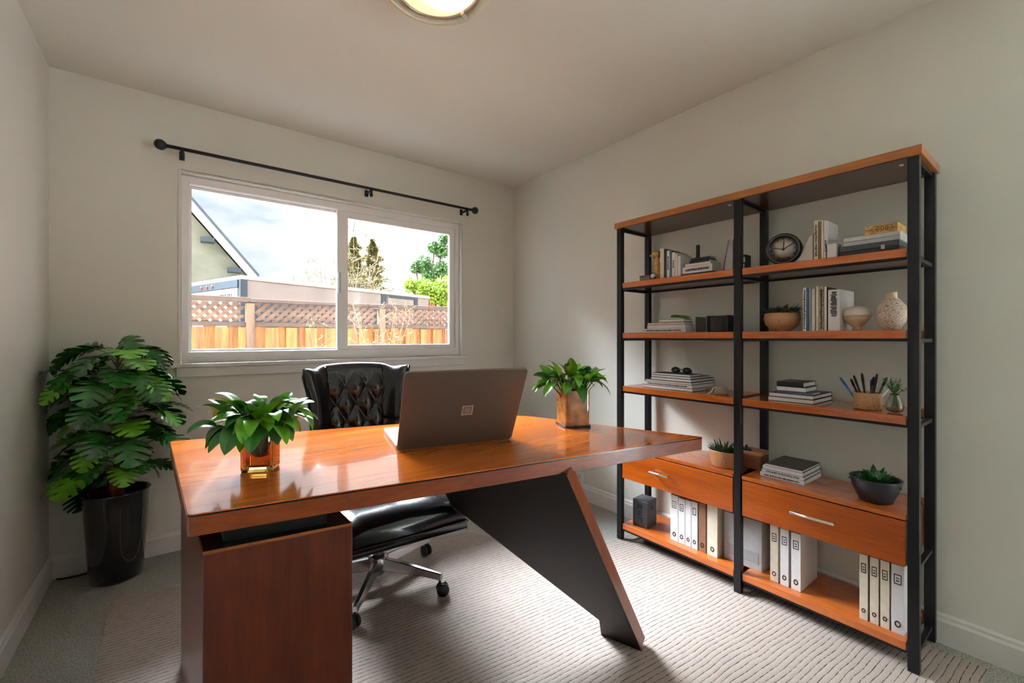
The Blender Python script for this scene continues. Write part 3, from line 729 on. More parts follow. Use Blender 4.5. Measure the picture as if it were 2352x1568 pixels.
ups = [(1516, 1525, 572, M_cream, 'thick cream upright book beside the tan figurine', None), (1525.5, 1531, 573, M_dark, 'thin dark upright book next to the cream one on the top shelf', None),
       (1531.5, 1538, 576, M_white, 'white upright book third from the tan figurine on the top shelf', (.3, .8)), (1538.5, 1543, 577, M_blue, 'slim blue-grey upright book among white ones on the top shelf', None),
       (1543.5, 1550, 580, M_white, 'white upright book right of the slim blue-grey one on the top shelf', (.4, .7)), (1550.5, 1556, 583, M_cream, 'slim cream upright book, left neighbour of the last in the top shelf row', None),
       (1556.5, 1563, 588, M_white, 'shortest white upright book touching the black book stack on the top shelf', None)]
for a, b, ty, mt, lb, tx in ups:
    Y1, Y0 = colY(a, XA), colY(b, XA); upright(XA, XA+.13, Y0, Y1, SA, zz(a, ty, XA)-SA, mt, lb, 'upright books on the top shelf', True, tx)
z = stack([(1566, 1640, 1660, .012, M_dark, None, 'black bottom book of the top shelf stack beside upright books', None, False),
           (1568, 1636, 1658, .034, M_white, M_white, 'thick white book with printed spine in the top shelf stack', None, True),
           (1574, 1632, 1655, .014, M_cream, M_white, 'thin cream book on the thick printed book in the top shelf stack', None, False),
           (1584, 1628, 1648, .014, M_dark, None, 'lower black book near the top of the top shelf stack', None, False),
           (1586, 1630, 1645, .011, M_dark, None, 'upper black book carrying the small black post', None, False)], 2.03, SA)
o = MB(); o.box(-.012, .012, -.012, .012, .0005, .006); o.box(-.007, .007, -.007, .007, .006, .068)
o = o.build('post_ornament', M_black, None, .001); o.location = (2.06, colY(1603, 2.06), z); tag(o, 'upright black post ornament on top of the black books', 'ornament')
# magazine holder of papers
t = thing('magazine_file', 'pale grey slanted magazine file leaning near the middle post, top shelf', 'magazine file', (2.065, colY(1678, 2.06), SA))
hy = (colY(1664, 2.06)-colY(1690, 2.06))/2
m = MB(); m.slab([(-.03, hy, .0005), (.030, hy, .0005), (.030, hy*.2, .15), (-.03, -hy*.1, .145)], (0, -.004, 0)); m.slab([(-.03, -hy+.004, .0005), (.030, -hy+.004, .0005), (.030, -hy+.004, .15), (-.03, -hy+.004, .145)], (0, -.004, 0))
m.box(-.03, .030, -hy, hy, .0005, .003); m.slab([(-.03, hy, .0005), (-.03, -hy, .0005), (-.03, -hy, .14), (-.03, 0, .145)], (.003, 0, 0)); m.build('holder', mat('pale_grey_card', 'aaa4a2', .6), t)
m = MB()
for k in range(5): yy = -hy+.006+k*(hy*.22); m.slab([(-.024, yy+.008, .004), (.026, yy+.008, .004), (.026, yy, .125-.004*k), (-.024, yy, .13-.004*k)], (0, .0016, 0))
m.build('papers', M_white, t)
t = thing('radio_clock', 'small black and silver radio peeking right of the middle post, top shelf', 'radio', (2.075, colY(1706, 2.07), SA))
MB().box(-.02, .03, -.022, .03, .0005, .072).build('case', M_dark, t, .005); MB().box(-.0215, -.02, -.017, .005, .036, .060).build('display', mat('pale_display', 'b9bdb5', .3), t); MB().box(-.0215, -.02, -.015, .003, .008, .028).build('speaker_panel', M_chrome, t)
# --- shelf A, right bay
yc = colY(1800, 2.05); rC = .0
rC = (colY(1758, 2.05)-colY(1843, 2.05))/2*.93
t = thing('round_clock', 'round black desk clock with pale face right of the middle post, top shelf', 'clock', (2.05, yc, SA), math.radians(12))
mx = tr(0, 0, rC+.001) @ rot('Y', -PI/2-.08)
MB().lathe([(0, -.03), (rC*.8, -.03), (rC, -.018), (rC, .008), (rC*.93, .016), (rC*.80, .014), (rC*.76, .004), (0, .004)], 56, mx).build('case', mat('clock_black', '121113', .3, coat=.4), t)
fo = MB().lathe([(0, .0045), (rC*.755, .0045), (0, .005)][:2]+[(0, .005)], 48, mx).build('face', mat('clock_face', 'c9bcae', .5, var=.15, scale=60), t)
m = MB()
for k in range(12):
    m.box(-.0012, .0012, rC*.58, rC*.72, .005, .0056, mx @ rot('Z', PI/6*k))
m.build('hour_marks', M_ink, fo)
m = MB()
for a, L_, w_ in ((math.radians(-94), .52, .0018), (math.radians(-150), .66, .0016), (math.radians(-12), .60, .0012)):
    m.box(-w_, w_, -.006, rC*L_, .006, .0068, mx @ rot('Z', a))
m.lathe([(0, .006), (.004, .006), (.004, .008), (0, .008)], 14, mx); m.build('hands', M_ink, fo)
MB().lathe([(rC*.85, .0155), (rC*.87, .018), (rC*.89, .0155), (rC*.85, .0155)], 56, mx).build('bezel', M_chrome, t)
t = thing('bookend', 'white triangular bookend between the round clock and upright books', 'bookend', (2.06, colY(1850, 2.06), SA))
ya, yb = colY(1830, 2.06)-t.location.y, colY(1867, 2.06)-t.location.y
m = MB(); m.slab([(0, ya, .0005), (0, yb, .0005), (0, yb, .115), (0, yb+.012, .108)], (.05, 0, 0)); m.build('wedge', M_white, t, .001)
rb = [(1870, 1879, 507, M_cream, 'thick cream upright book right of the triangular bookend', (.1, .9)), (1880, 1885, 509, M_brown, 'thin brown upright book between two cream ones on the top shelf', None),
      (1886, 1892, 507, M_cream, 'second cream upright book, right of the thin brown one', None), (1893, 1900, 507, M_white, 'white upright book with visible cover behind the little cup', (.2, .5))]
for a, b, ty, mt, lb, tx in rb:
    Y1, Y0 = colY(a, 2.03), colY(b, 2.03); upright(2.03, 2.155, Y0, Y1, SA, zz(a, ty, 2.03)-SA, mt, lb, 'cream upright books on the top shelf', True, tx)
t = thing('cup', 'small square white cup holding a dark trinket in front of upright books', 'cup', (2.055, colY(1909, 2.055)-.006, SA))
m = MB(); rectf = rrect(-.026, .026, -.020, .020, .004); inn = rrect(-.023, .023, -.017, .017, .003); k = len(rectf)
vs = [(x, y, .0005) for x, y in rectf]+[(x, y, .058) for x, y in rectf]+[(x, y, .058) for x, y in inn]+[(x, y, .006) for x, y in inn]
fs = [tuple(range(k-1, -1, -1))]+[(r_*k+i, r_*k+(i+1) % k, (r_+1)*k+(i+1) % k, (r_+1)*k+i) for r_ in range(3) for i in range(k)]+[tuple(3*k+i for i in range(k))]
m.add(vs, fs); m.build('body', M_white, t)
tk = MB(); tk.ball((0, 0, 0), .014, 14, 10, (1, 1, 1.9)); tk = tk.build('trinket', mat('olive_glass', '4c431b', .15, coat=.5), None); tk.location = (2.055, t.location.y, SA+.034); tag(tk, 'dark olive trinket standing in the small white cup', 'ornament')
# boxes right
def casebox(pl, pm, X0, dep, z0, h, mt, name, label, lidm=None, cat='box'):
    Y1, Y0 = colY(pl, X0), colY(pm, X0); t = thing(name, label, cat, (X0+dep/2, (Y0+Y1)/2, z0)); hy = (Y1-Y0)/2; hx = dep/2
    MB().box(-hx, hx, -hy, hy, .0003, h*.48).build('body', mt, t, .002); MB().box(-hx, hx, -hy, hy, h*.5, h).build('lid', lidm or mt, t, .002); return t, hx, hy
t, hx, hy = casebox(1928, 2066, 2.03, .17, SA, .040, M_dark, 'storage_case', 'long dark grey case at the bottom of the top shelf right stack', mat('slate_case', '4a4d52', .5, var=.3, scale=120))
MB().box(-hx-.003, -hx, -hy*.55, -hy*.42, .012, .028).build('clasp', M_chrome, t)
t, hx, hy = casebox(1937, 2068, 2.035, .165, SA+.0402, .032, mat('pale_grey_box', 'b4b5b6', .45), 'storage_box', 'pale grey flat box in the middle of the top shelf right stack', mat('pale_grey_lid', 'c9cac9', .4))
t, hx, hy = casebox(1986, 2062, 2.04, .12, SA+.0724, .034, mat('tan_wood_box', 'c59a5c', .5, var=.3, scale=40), 'wooden_box', 'small carved tan wooden box on top of the pale grey box')
m = MB()
for k in range(4): 
    a = -hy*.5+k*hy*.28; m.tube([(-hx-.0004, a+.011*math.cos(q*PI/6), .018+.010*math.sin(q*PI/6)) for q in range(13)], .0008, 5)
m.build('carving', M_bark, t)
# --- shelf B
XB = 2.03
z = stack([(1476, 1575, 1598, .0215, M_white, M_white, 'bottom book with printed spine in the low stack, second shelf', None, True),
           (1487, 1574, 1596, .0190, M_white, M_white, 'white book second from the bottom of the second shelf stack', None, False),
           (1488, 1572, 1592, .0130, M_grey, M_cream, 'slim beige and grey book third up in the second shelf stack', None, False),
           (1514, 1570, 1590, .0150, M_blue, M_white, 'topmost white-spined book under the green leaf ornament', None, False)], XB, SB)
m = MB(); leaf(m, (0, .05, .012), (0, -1, .15), .115, .05, droop=.5, fold=.3, n=12); leaf(m, (0, .05, .010), (.2, -1, .05), .10, .04, droop=.4, fold=.3, n=12)
o = m.build('leaf_ornament', M_leaff); o.location = (2.07, colY(1560, 2.07), z+.004); tag(o, 'shiny green leaf ornament lying on the second shelf books', 'ornament')
o.modifiers.new('solid', 'SOLIDIFY').thickness = .004
t = thing('bookend', 'grey metal bookend behind the low stack on the second shelf', 'bookend', (2.20, colY(1596, 2.14), SB))
MB().box(-.05, .05, -.002, .002, .0005, .082).build('plate', mat('taupe_metal', '6c6260', .4, metal=.4), t, .001); MB().box(-.05, .05, -.002, .035, .0005, .003).build('foot', mat('taupe_metal', '6c6260'), t)
t = thing('glass_organizer', 'dark glass organizer cube with pens and cards left of the middle post', 'organizer', (2.07, colY(1655, 2.07), SB))
m = MB(); 
for x0, x1, y0_, y1_ in ((-.035, -.032, -.05, .05), (.032, .035, -.05, .05), (-.032, .032, -.05, -.047), (-.032, .032, .047, .05)): m.box(x0, x1, y0_, y1_, .0005, .078)
m.box(-.035, .035, -.05, .05, .0005, .004); m.build('case', glass('smoked_glass', '7d6a66', .05), t)
for ya_, yb_2 in ((-.051, -.046), (.046, .051)): MB().box(-.036, .036, ya_, yb_2, .0005, .079).build('side_frame', M_dark, t, .001)
for k, (yy, hh, mt, nm, lb) in enumerate(((.026, .066, M_white, 'card_pack', 'white card pack inside the dark glass organizer'), (.0, .060, M_page, 'card_pack', 'beige card pack in the middle of the dark glass organizer'), (-.028, .070, M_dark, 'notebook', 'black notebook inside the dark glass organizer'))):
    simplebox(nm, lb, 'cards' if k < 2 else 'notebook', 2.045, 2.09, t.location.y+yy-.011, t.location.y+yy+.011, SB+.0045, hh, mt, .001)
# basket weave material
def weave(name, c1, c2, sc=70):
    m, nt, p = newmat(name); N = nt.nodes.new; L = nt.links.new
    tc = N('ShaderNodeTexCoord'); mp = N('ShaderNodeMapping'); mp.inputs['Rotation'].default_value = (.5, .3, .4); mp.inputs['Scale'].default_value = (1, 1, 1.7); L(tc.outputs['Object'], mp.inputs[0])
    mx = N('ShaderNodeTexVoronoi'); mx.feature = 'DISTANCE_TO_EDGE'; mx.inputs['Scale'].default_value = sc; L(mp.outputs[0], mx.inputs['Vector'])
    cr = N('ShaderNodeValToRGB'); e = cr.color_ramp.elements; e[0].position = .03; e[0].color = lin(c2)+(1,); e[1].position = .12; e[1].color = lin(c1)+(1,)
    L(mx.outputs[0], cr.inputs[0]); L(cr.outputs[0], p.inputs['Base Color']); p.inputs['Roughness'].default_value = .65
    b = N('ShaderNodeBump'); b.inputs['Strength'].default_value = .5; b.inputs['Distance'].default_value = .002; L(mx.outputs[0], b.inputs['Height']); L(b.outputs[0], p.inputs['Normal'])
    return m
M_wv = weave('tan_weave', 'd3a276', '8f5f34', 190); M_wv2 = weave('cream_crackle', 'ddcbb8', '86705a', 110)
def bowl(name, label, loc, prof, mt, seg=40, cat='plant', sc=(1, 1)):
    t = thing(name, label, cat, loc); MB().lathe(prof, seg, Matrix.Diagonal((sc[0], sc[1], 1, 1))).build('pot', mt, t); return t
yb_ = colY(1797, 2.10)
t = bowl('potted_plant', 'small grey-green plant in a round tan woven bowl on the second shelf', (2.095, yb_, SB), [(0, .001), (.030, .001), (.036, .004), (.062, .028), (.0695, .055), (.066, .078), (.063, .080), (.060, .078), (.06, .070), (0, .070)], M_wv)
MB().lathe([(0, .071), (.059, .071), (0, .072)][:2]+[(0, .073)], 24).build('soil', M_soil, t)
m = MB(); R = random.Random(21)
for i in range(120):
    a = R.uniform(0, 2*PI); rr = R.uniform(0, .045); el = R.uniform(.5, 2.0); leaf(m, (math.cos(a)*rr, math.sin(a)*rr, .072), (math.cos(a), math.sin(a), el), R.uniform(.045, .068), .008, droop=R.uniform(.6, 1.6), roll=R.uniform(-1, 1), fold=.4, n=6)
m.build('foliage', M_leafp, t)
ub = [(1844, 1852, 661, M_white, 'grey-white patterned upright book beside the woven bowl plant', (.05, .95), None), (1853, 1857, 661, M_blue, 'thin navy upright book, second in the row on the second shelf', None, None),
      (1858, 1863, 662, mat('steel_blue', '8a94a8', .5), 'thin pale blue upright book on the second shelf', None, None), (1864, 1872, 664, M_page, 'beige marbled upright book on the second shelf', None, None),
      (1874, 1880, 658, M_cream, 'cream upright book starting the taller group on the second shelf', None, None), (1881, 1892, 659, M_brown, 'speckled tan upright book on the second shelf', (.05, .95), mat('speckled', 'a8957d', .6, var=.6, scale=160)),
      (1893, 1899, 659, M_dark, 'thin cream-spined upright book with black cover on the second shelf', None, M_cream), (1902, 1929, 666, M_white, 'wide white binder with ruled spine label at the right of the book row', (.35, .95), None)]
for i, (a, b, ty, mt, lb, tx, spm) in enumerate(ub):
    Y1, Y0 = colY(a, XB), colY(b, XB); upright(XB, XB+(.15 if i < 7 else .17), Y0, Y1, SB, zz(a, ty, XB)-SB, mt, lb, 'upright books on the second shelf', True, tx, spm)
yv = colY(1969, 2.09)
t = thing('round_vase', 'small cream mushroom-shaped vase with narrow foot on the second shelf', 'vase', (2.085, yv, SB))
MB().lathe([(0, .001), (.014, .001), (.014, .010), (.012, .014), (.028, .028), (.041, .046), (.044, .055)], 36).build('lower_body', mat('tan_clay', 'c9a98a', .6, var=.1), t)
MB().lathe([(.0445, .055), (.0465, .064), (.042, .078), (.028, .090), (.010, .096), (.006, .095), (.006, .090), (.0, .090)], 36).build('upper_body', mat('cream_clay', 'd9c9b8', .55, var=.08), t)
yv = colY(2047, 2.06)
t = thing('bottle_vase', 'cream crackled gourd vase with a narrow neck on the second shelf', 'vase', (2.065, yv, SB))
MB().lathe([(0, .001), (.022, .001), (.025, .004), (.040, .030), (.0455, .060), (.040, .088), (.026, .108), (.020, .114)], 40).build('body', M_wv2, t)
MB().lathe([(.020, .114), (.0165, .118), (.0160, .134), (.0175, .138), (.0145, .138), (.0135, .134), (.0135, .10), (0, .10)], 32).build('neck', mat('cream_neck', 'cfb79a', .6), t)
# --- shelf C
z = stack([(1476, 1590, 1625, .0165, M_dark, M_white, 'bottom book of the left stack on the third shelf', None, False),
           (1477, 1590, 1640, .0170, M_white, M_white, 'book with lettered spine second from bottom, third shelf left stack', None, True),
           (1483, 1588, 1642, .0130, M_dark, M_cream, 'slim book third up in the third shelf left stack', None, False),
           (1496, 1587, 1641, .0150, M_dark, M_white, 'white-spined book fourth up in the third shelf left stack', None, False),
           (1497, 1586, 1632, .0120, M_dark, M_white, 'thinner book under the topmost, third shelf left stack', None, False),
           (1498, 1585, 1612, .0110, M_dark, M_white, 'topmost book of the left stack under the eyeglasses', None, False)], 2.03, SCc)
t = thing('eyeglasses', 'folded dark eyeglasses on the tall left book stack, third shelf', 'glasses', (2.06, colY(1565, 2.06), z))
for s_ in (-1, 1):
    m = MB(); m.tube([(.0, s_*.032+.024*math.cos(k*PI/8), .018+.015*math.sin(k*PI/8)) for k in range(17)], .002, 6); o = m.build('rim', M_dark, t)
    MB().lathe([(0, -.0006), (.022, -.0006), (.022, .0006), (0, .0006)], 24, tr(0, s_*.032, .018) @ Matrix.Diagonal((1, 1.05, .62, 1)) @ rot('Y', PI/2)).build('lens', glass('smoke_lens', '6b6f68', .05), o)
m = MB(); m.tube([(0, -.009, .02), (0, 0, .025), (0, .009, .02)], .002, 6); m.tube([(.002, .056, .02), (.01, .05, .008), (.012, -.03, .004)], .0017, 6); m.tube([(.002, -.056, .02), (.014, -.05, .008), (.016, .03, .006)], .0017, 6); m.build('temples', M_dark, t)
# pouch
yq = colY(1655, 2.06)
t = thing('fabric_pouch', 'beige fabric pouch with a hanging strap beside the left stack, third shelf', 'pouch', (2.07, yq, SCc))
m = MB(); m.lathe([(0, .001), (.030, .001), (.034, .006), (.033, .020), (.022, .032), (.010, .036), (0, .036)], 24, Matrix.Diagonal((1.1, .85, 1, 1))); m.build('body', mat('beige_cloth', 'a39377', .8, var=.2, scale=100, bump=.4), t)
m = MB(); pts = [(-.018, .012, .033), (-.034, .022, .030), (-.046, .027, .012), (-.0695, .030, .0035)]
m.tube(pts, .0035, 6); m.build('strap', M_cream, t)
z = stack([(1765, 1868, 1919, .0185, M_dark, M_white, 'bottom book of the right stack on the third shelf', None, False),
           (1767, 1867, 1914, .0170, M_dark, M_white, 'second book up in the third shelf right stack', None, False),
           (1784, 1866, 1886, .0100, M_blue, M_blue, 'thin blue-grey book in the middle of the third shelf right stack', None, False),
           (1784, 1850, 1877, .0200, M_dark, M_white, 'small thick white book second from top, third shelf right stack', None, False),
           (1784, 1845, 1874, .0200, M_dark, M_dark, 'topmost small black book of the third shelf right stack', None, False)], 2.04, SCc)
yp = atZ(1990, 925, SCc)
pb_ = Vector((2.09, colY(1990, 2.075), SCc))
t = thing('pen_basket', 'tan woven pen basket on the third shelf near the right post', 'basket', pb_)
MB().lathe([(0, .001), (.040, .001), (.043, .004), (.0435, .062), (.0415, .063), (.040, .060), (.040, .008), (0, .008)], 40).build('basket', M_wv, t)
pens = [('2e78b8', 'blue pen leaning furthest left in the pen basket', .030, .120, -.55), ('2a1d16', 'dark brown pencil beside the leaning blue pen', .024, .105, -.38), ('20242c', 'black marker with a rounded cap in the pen basket', .012, .118, -.30),
        ('233a3c', 'tall thin dark green pen standing in the basket', .0, .125, -.12), ('2a55a0', 'bright blue marker in the middle of the basket', -.010, .10, .02), ('8c2f2a', 'red-tipped pen right of the blue marker', -.014, .112, .08),
        ('1f2a2a', 'black pen with pointed cap right of the red-tipped pen', -.02, .125, .14), ('2f5a34', 'green pen on the right side of the basket', -.022, .118, .34), ('c8c4c0', 'silver pen leaning furthest right in the basket', -.026, .125, .55)]
for i, (c, lb, yy, L_, lean) in enumerate(pens):
    pm2 = mat('pen_'+c, c, .3); xx = (-.012, .012, .0)[i % 3]
    t = thing('pen', lb, 'pen', (pb_.x+xx, pb_.y+yy*.7, SCc+.012)); t.rotation_euler = (lean, 0, 0)
    MB().lathe([(0, 0), (.0035, .004), (.0038, L_*.72), (.0038, L_*.72)], 10).build('barrel', pm2, t)
    MB().lathe([(0, L_*.722), (.0046, L_*.722), (.0044, L_*.94), (.002, L_), (0, L_)], 10).build('cap', M_dark if i % 2 else pm2, t)
gv = Vector((2.06, colY(2055, 2.06), SCc))
t = thing('glass_vase', 'small clear glass bud vase with green sprigs beside the right front post', 'vase', gv)
MB().lathe([(0, .001), (.016, .001), (.022, .006), (.027, .022), (.024, .042), (.014, .060), (.0125, .064), (.0145, .068), (.0128, .068), (.011, .064), (.0125, .058), (.0225, .041), (.0252, .022), (.020, .008), (0, .005)], 36).build('glass', glass('clear_glass', 'dfe6dd', .01), t)
m = MB(); R = random.Random(5)
for i in range(26):
    a = R.uniform(0, 2*PI); tip = Vector((math.cos(a)*R.uniform(.01, .030), math.sin(a)*R.uniform(.012, .036), R.uniform(.085, .125)))
    m.tube([(math.cos(a+2)*.008, math.sin(a+2)*.008, .02), (tip.x*.15, tip.y*.15, .07), tip], .0008, 4)
    for k in range(4): leaf(m, Vector((tip.x*.15, tip.y*.15, .07)).lerp(tip, .35+.2*k), (math.cos(a+k*1.7), math.sin(a+k*1.7), .6), .016, .005, droop=.8, n=4)
m.build('sprigs', mat('sprig_green', '3f6b2c', .5, var=.4), t)
# --- drawer unit top
pq = Vector((2.09, colY(1664, 2.07), SDt))
t = thing('potted_plant', 'spiky green plant in a pale wooden planter behind the middle post', 'plant', (2.07, pq.y, SDt))
WPn = wood('planter_wood', 'c08a5a', 'a46c42', 'Z', 8, .5, .1)
m = MB(); m.lathe([(0, .001), (.052, .001), (.056, .006), (.070, .072), (.071, .078), (.066, .078), (.064, .066), (0, .066)], 40, Matrix.Diagonal((.8, 1.05, 1, 1))); m.build('planter', WPn, t)
MB().lathe([(0, .067), (.063, .067)]+[(0, .068)], 24, Matrix.Diagonal((.8, 1.05, 1, 1))).build('soil', M_soil, t)
m = MB(); R = random.Random(31)
for i in range(70):
    a = R.uniform(0, 2*PI); rr = R.uniform(0, .04); leaf(m, (math.cos(a)*rr*.8, math.sin(a)*rr, .066), (math.cos(a), math.sin(a), R.uniform(.5, 2.5)), R.uniform(.035, .075), .008, droop=R.uniform(.1, 1.2), roll=R.uniform(-1, 1), fold=.4, n=5)
m.build('foliage', M_leafp, t)
m = MB()
for i in range(9):
    a = R.uniform(0, 2*PI); leaf(m, (0, -.03, .066), (math.cos(a)*.6, math.sin(a)*.6-.1, 1.2), R.uniform(.04, .06), .022, droop=.8, n=6)
m.build('broad_leaves', M_leaf, t)
t = thing('wooden_box', 'lidded wooden box behind the middle post on the drawer unit', 'box', (2.184, colY(1712, 2.13)-.014, SDt))
MB().prism(rrect(-.049, .049, -.05, .045, .015), .0005, .062).build('body', wood('box_walnut', '8c5a3c', '70442a', 'Y', 8, .45, .1), t, .001); MB().prism(rrect(-.050, .050, -.051, .046, .015), .0625, .078).build('lid', wood('box_lid', 'b07a50', '94603c', 'Y', 8, .45, .1), t, .003)
o = MB(); o.ball((0, 0, .010), .010, 12, 8); o.ball((.002, -.016, .008), .008, 12, 8); o.ball((-.002, .014, .009), .009, 12, 8); o.ball((0, -.002, .022), .007, 12, 8)
o = o.build('bead_ornament', M_dark); o.location = (2.14, colY(1709, 2.12), SDt+.0785); tag(o, 'small cluster of black beads lying on the lidded wooden box', 'ornament')
X0_ = 2.035
p_ = atZ(1847, 1098, SDt); X0_ = max(2.03, min(2.06, p_.x))
stack([(1746, 1847, 1899, .0180, M_white, M_white, 'bottom white book of the stack on the drawer unit', None, True),
       (1750, 1846, 1897, .0160, M_grey, M_white, 'second book up in the stack on the drawer unit', None, True),
       (1752, 1844, 1890, .0150, M_white, M_white, 'third white book up in the stack on the drawer unit', None, False),
       (1757, 1843, 1886, .0110, mat('brown_black', '3a2f2d', .4), M_white, 'topmost book with dark brown cover on the drawer unit stack', None, False)], X0_, SDt)
pk = Vector((2.085, colY(2011, 2.085), SDt))
t = thing('potted_plant', 'small succulent in a matt black bowl pot on the right of the drawer unit', 'plant', pk)
MB().lathe([(0, .001), (.048, .001), (.052, .005), (.0535, .012), (.056, .016), (.070, .050), (.078, .082), (.0795, .088), (.074, .088), (.072, .078), (.068, .062), (0, .062)], 48).build('pot', M_potm, t)
MB().lathe([(0, .063), (.067, .063), (0, .064)], 24).build('soil', M_soil, t)
m = MB(); R = random.Random(8)
for i in range(30):
    a = i*2.4; q = i/30; leaf(m, (math.cos(a)*.014, math.sin(a)*.014, .062), (math.cos(a), math.sin(a), .4+1.8*(1-q)), R.uniform(.045, .080), R.uniform(.020, .028), droop=R.uniform(.2, 1.0), roll=R.uniform(-.5, .5), fold=.5, n=8)
m.build('foliage', mat('succulent_leaf', '23602a', .3, var=.35, scale=40, coat=.3), t)
# --- bottom shelf
tb_ = thing('storage_cube', 'charcoal box with raised letters at the left end of the bottom shelf', 'box', (2.085, colY(1477, 2.07), SBt), math.radians(6))
MB().box(-.05, .05, -.045, .045, .0005, .135).build('body', mat('charcoal_box', '3b3c41', .5), tb_, .002)
MB().box(-.0505, .0505, -.0455, .0455, .1355, .146).build('lid', mat('charcoal_lid', '4b4c50', .5), tb_, .002)
m = MB()
def gl_(y, z, strokes, s_):
    for (a, b, c, d) in strokes: m.box(-.0515, -.050, y+a*s_, y+b*s_, z+c*s_, z+d*s_)
gl_(.0, .098, [(-.5, .5, .8, 1.0), (.3, .5, 0, 1), (-.5, .5, .4, .55), (-.5, -.3, 0, .5)], .024)
gl_(.0, .062, [(-.5, .5, .8, 1.0), (.3, .5, 0, 1), (-.2, .5, .4, .55), (-.5, .5, 0, .15)], .024)
gl_(.0, .026, [(-.5, .5, .8, 1.0), (-.5, -.3, 0, 1)], .024)
m.build('raised_letters', M_ink, tb_)
MB().lathe([(0, 0), (.010, 0), (.010, .002), (0, .002)], 16, tr(0, -.0455, .105) @ rot('X', PI/2)).build('grip_hole', M_ink, tb_)
def binder(pl, pr, ty, X0, dep, cov, label, group, style, tilt=0):
    Y1, Y0 = colY(pl, X0), colY(pr, X0); h = min(zz(pr, ty, X0)-SBt, .242)
    t = thing('binder', label, 'binder', (X0+dep/2, (Y0+Y1)/2, SBt+.0003), 0, group); hx, hy = dep/2, (Y1-Y0)/2
    m = MB(); m.box(-hx, hx, -hy, -hy+.002, 0, h); m.box(-hx, hx, hy-.002, hy, 0, h); m.box(-hx-.0005, -hx+.0015, -hy, hy, 0, h); m.build('cover', cov, t, .0007)
    MB().box(-hx+.002, hx-.01, -hy+.002, hy-.002, .003, h-.006).build('papers', M_page, t)
    if style:
        w_ = hy*.58; m = MB()
        za = h*.72
        for (a, b, c, d) in ((-w_, w_, 0, .003), (-w_, w_, .032, .035), (-w_, -w_+.002, 0, .035), (w_-.002, w_, 0, .035)): m.box(-hx-.0015, -hx-.0004, a, b, za+c, za+d)
        if style != 2: m.box(-hx-.0015, -hx-.0004, -w_*.4, w_*.4, za+.010, za+.014); m.box(-hx-.0015, -hx-.0004, -w_*.4, w_*.4, za+.020, za+.023)
        m.build('spine_label', M_ink, t)
    m = MB(); mx = tr(-hx-.0004, 0, .034) @ rot('Y', -PI/2); rr = min(hy*.5, .009)
    m.lathe([(rr*.62, 0), (rr, 0), (rr, .0014), (rr*.62, .0014), (rr*.62, 0)], 20, mx @ Matrix.Diagonal((1.3, 1, 1, 1))); m.build('finger_ring', M_ink, t)
    return t
gL = 'binders on the left of the bottom shelf'
for a, b, ty, mt, lb, stl in ((1540, 1557, 1140, M_white, 'leftmost white binder on the bottom shelf, beside the charcoal box gap', 1), (1558, 1573, 1147, M_white, 'second white binder from the left on the bottom shelf', 1),
                              (1574, 1587, 1151, M_white, 'narrow plain white binder third from left on the bottom shelf', 0), (1588, 1602, 1155, M_white, 'white binder with tall label touching the brown one', 2),
                              (1605, 1621, 1158, M_brown, 'brown binder among white ones on the bottom shelf', 0), (1624, 1648, 1164, M_cream, 'wide cream binder right of the brown one', 0)):
    binder(a, b, ty, 2.035, .19, mt, lb, gL, stl)
ya, yb2 = colY(1651, 2.05), colY(1686, 2.05)
gb = mat('grey_white_box', 'a6a2a0', .6)
t = thing('file_box', 'large grey-white file box behind the middle post on the bottom shelf', 'box', (2.150, .955, SBt))
MB().box(-.085, .085, -.085, .085, .0005, .225).build('body', gb, t, .002); MB().box(-.087, -.085, -.07, .07, .03, .08).build('label_holder', mat('box_label', '959190', .5), t)
gM = 'binders standing right of the middle post'
for a, b, ty, mt, lb, stl in ((1769, 1787, 1210, M_cream, 'leftmost of three cream binders right of the middle post', 1), (1792, 1811, 1218, M_white, 'middle of three cream binders right of the middle post', 1)):
    binder(a, b, ty, 2.035, .19, mt, lb, gM, stl)
bo2 = binder(1817, 1839, 1228, 2.035, .185, M_white, 'binder showing its large white side, right of the middle post group', gM, 1)
gR = 'binders at the right end of the bottom shelf'
for a, b, ty, mt, lb, stl in ((1974, 1993, 1272, M_cream, 'leftmost cream binder of the right end group', 1), (1998, 2018, 1281, M_cream, 'second cream binder of the right end group', 1),
                              (2022, 2043, 1289, M_cream, 'third cream binder of the right end group', 1), (2047, 2077, 1298, M_white, 'widest white binder beside the right front post', 1)):
    binder(a, b, ty, 2.025, .19, mt, lb, gR, stl)
# ------------------------------------------------------------------ outside
GZ = -.45
def groundmat():
    return mat('yard_ground', '6a5d45', .95, var=.35, scale=8)
struct(MB().box(-30, 40, YB+.3, 70, GZ-.1, GZ).build('trim_1', groundmat())) if False else None
gr = MB().box(-40, 60, -40, 90, GZ-.1, GZ).build('ground', groundmat()); struct(gr)
bounce_mb = MB().box(-6, 10, YB+.155, 5.0, GZ, GZ+.02).box(XR+.13, 12, -8, YB+.15, GZ, GZ+.02); struct(bounce_mb.build('bounce_slab', mat('pale_bounce', 'c9c9c6', .8, var=.05, scale=3)))  # unseen pale slab added to bounce daylight up to the ceiling
FY_ = 6.0
WF = wood('fence_cedar', '8a5018', '3e1c08', 'Z', 6, .8, 0); WFd = wood('fence_dark', '483428', '2a1c16', 'X', 3, .85, 0); WFl = wood('fence_lattice', '5f4535', '382419', 'X', 3, .85, 0)
fence = thing('wooden_fence', 'weathered wooden fence with a lattice top across the yard', 'fence', (0, FY_, GZ))
def LF(m): m.v = [(v[0], v[1]-FY_, v[2]-GZ) for v in m.v]; return m
zT, zL1, zL0, zR0 = 1.62, 1.565, 1.335, 1.285
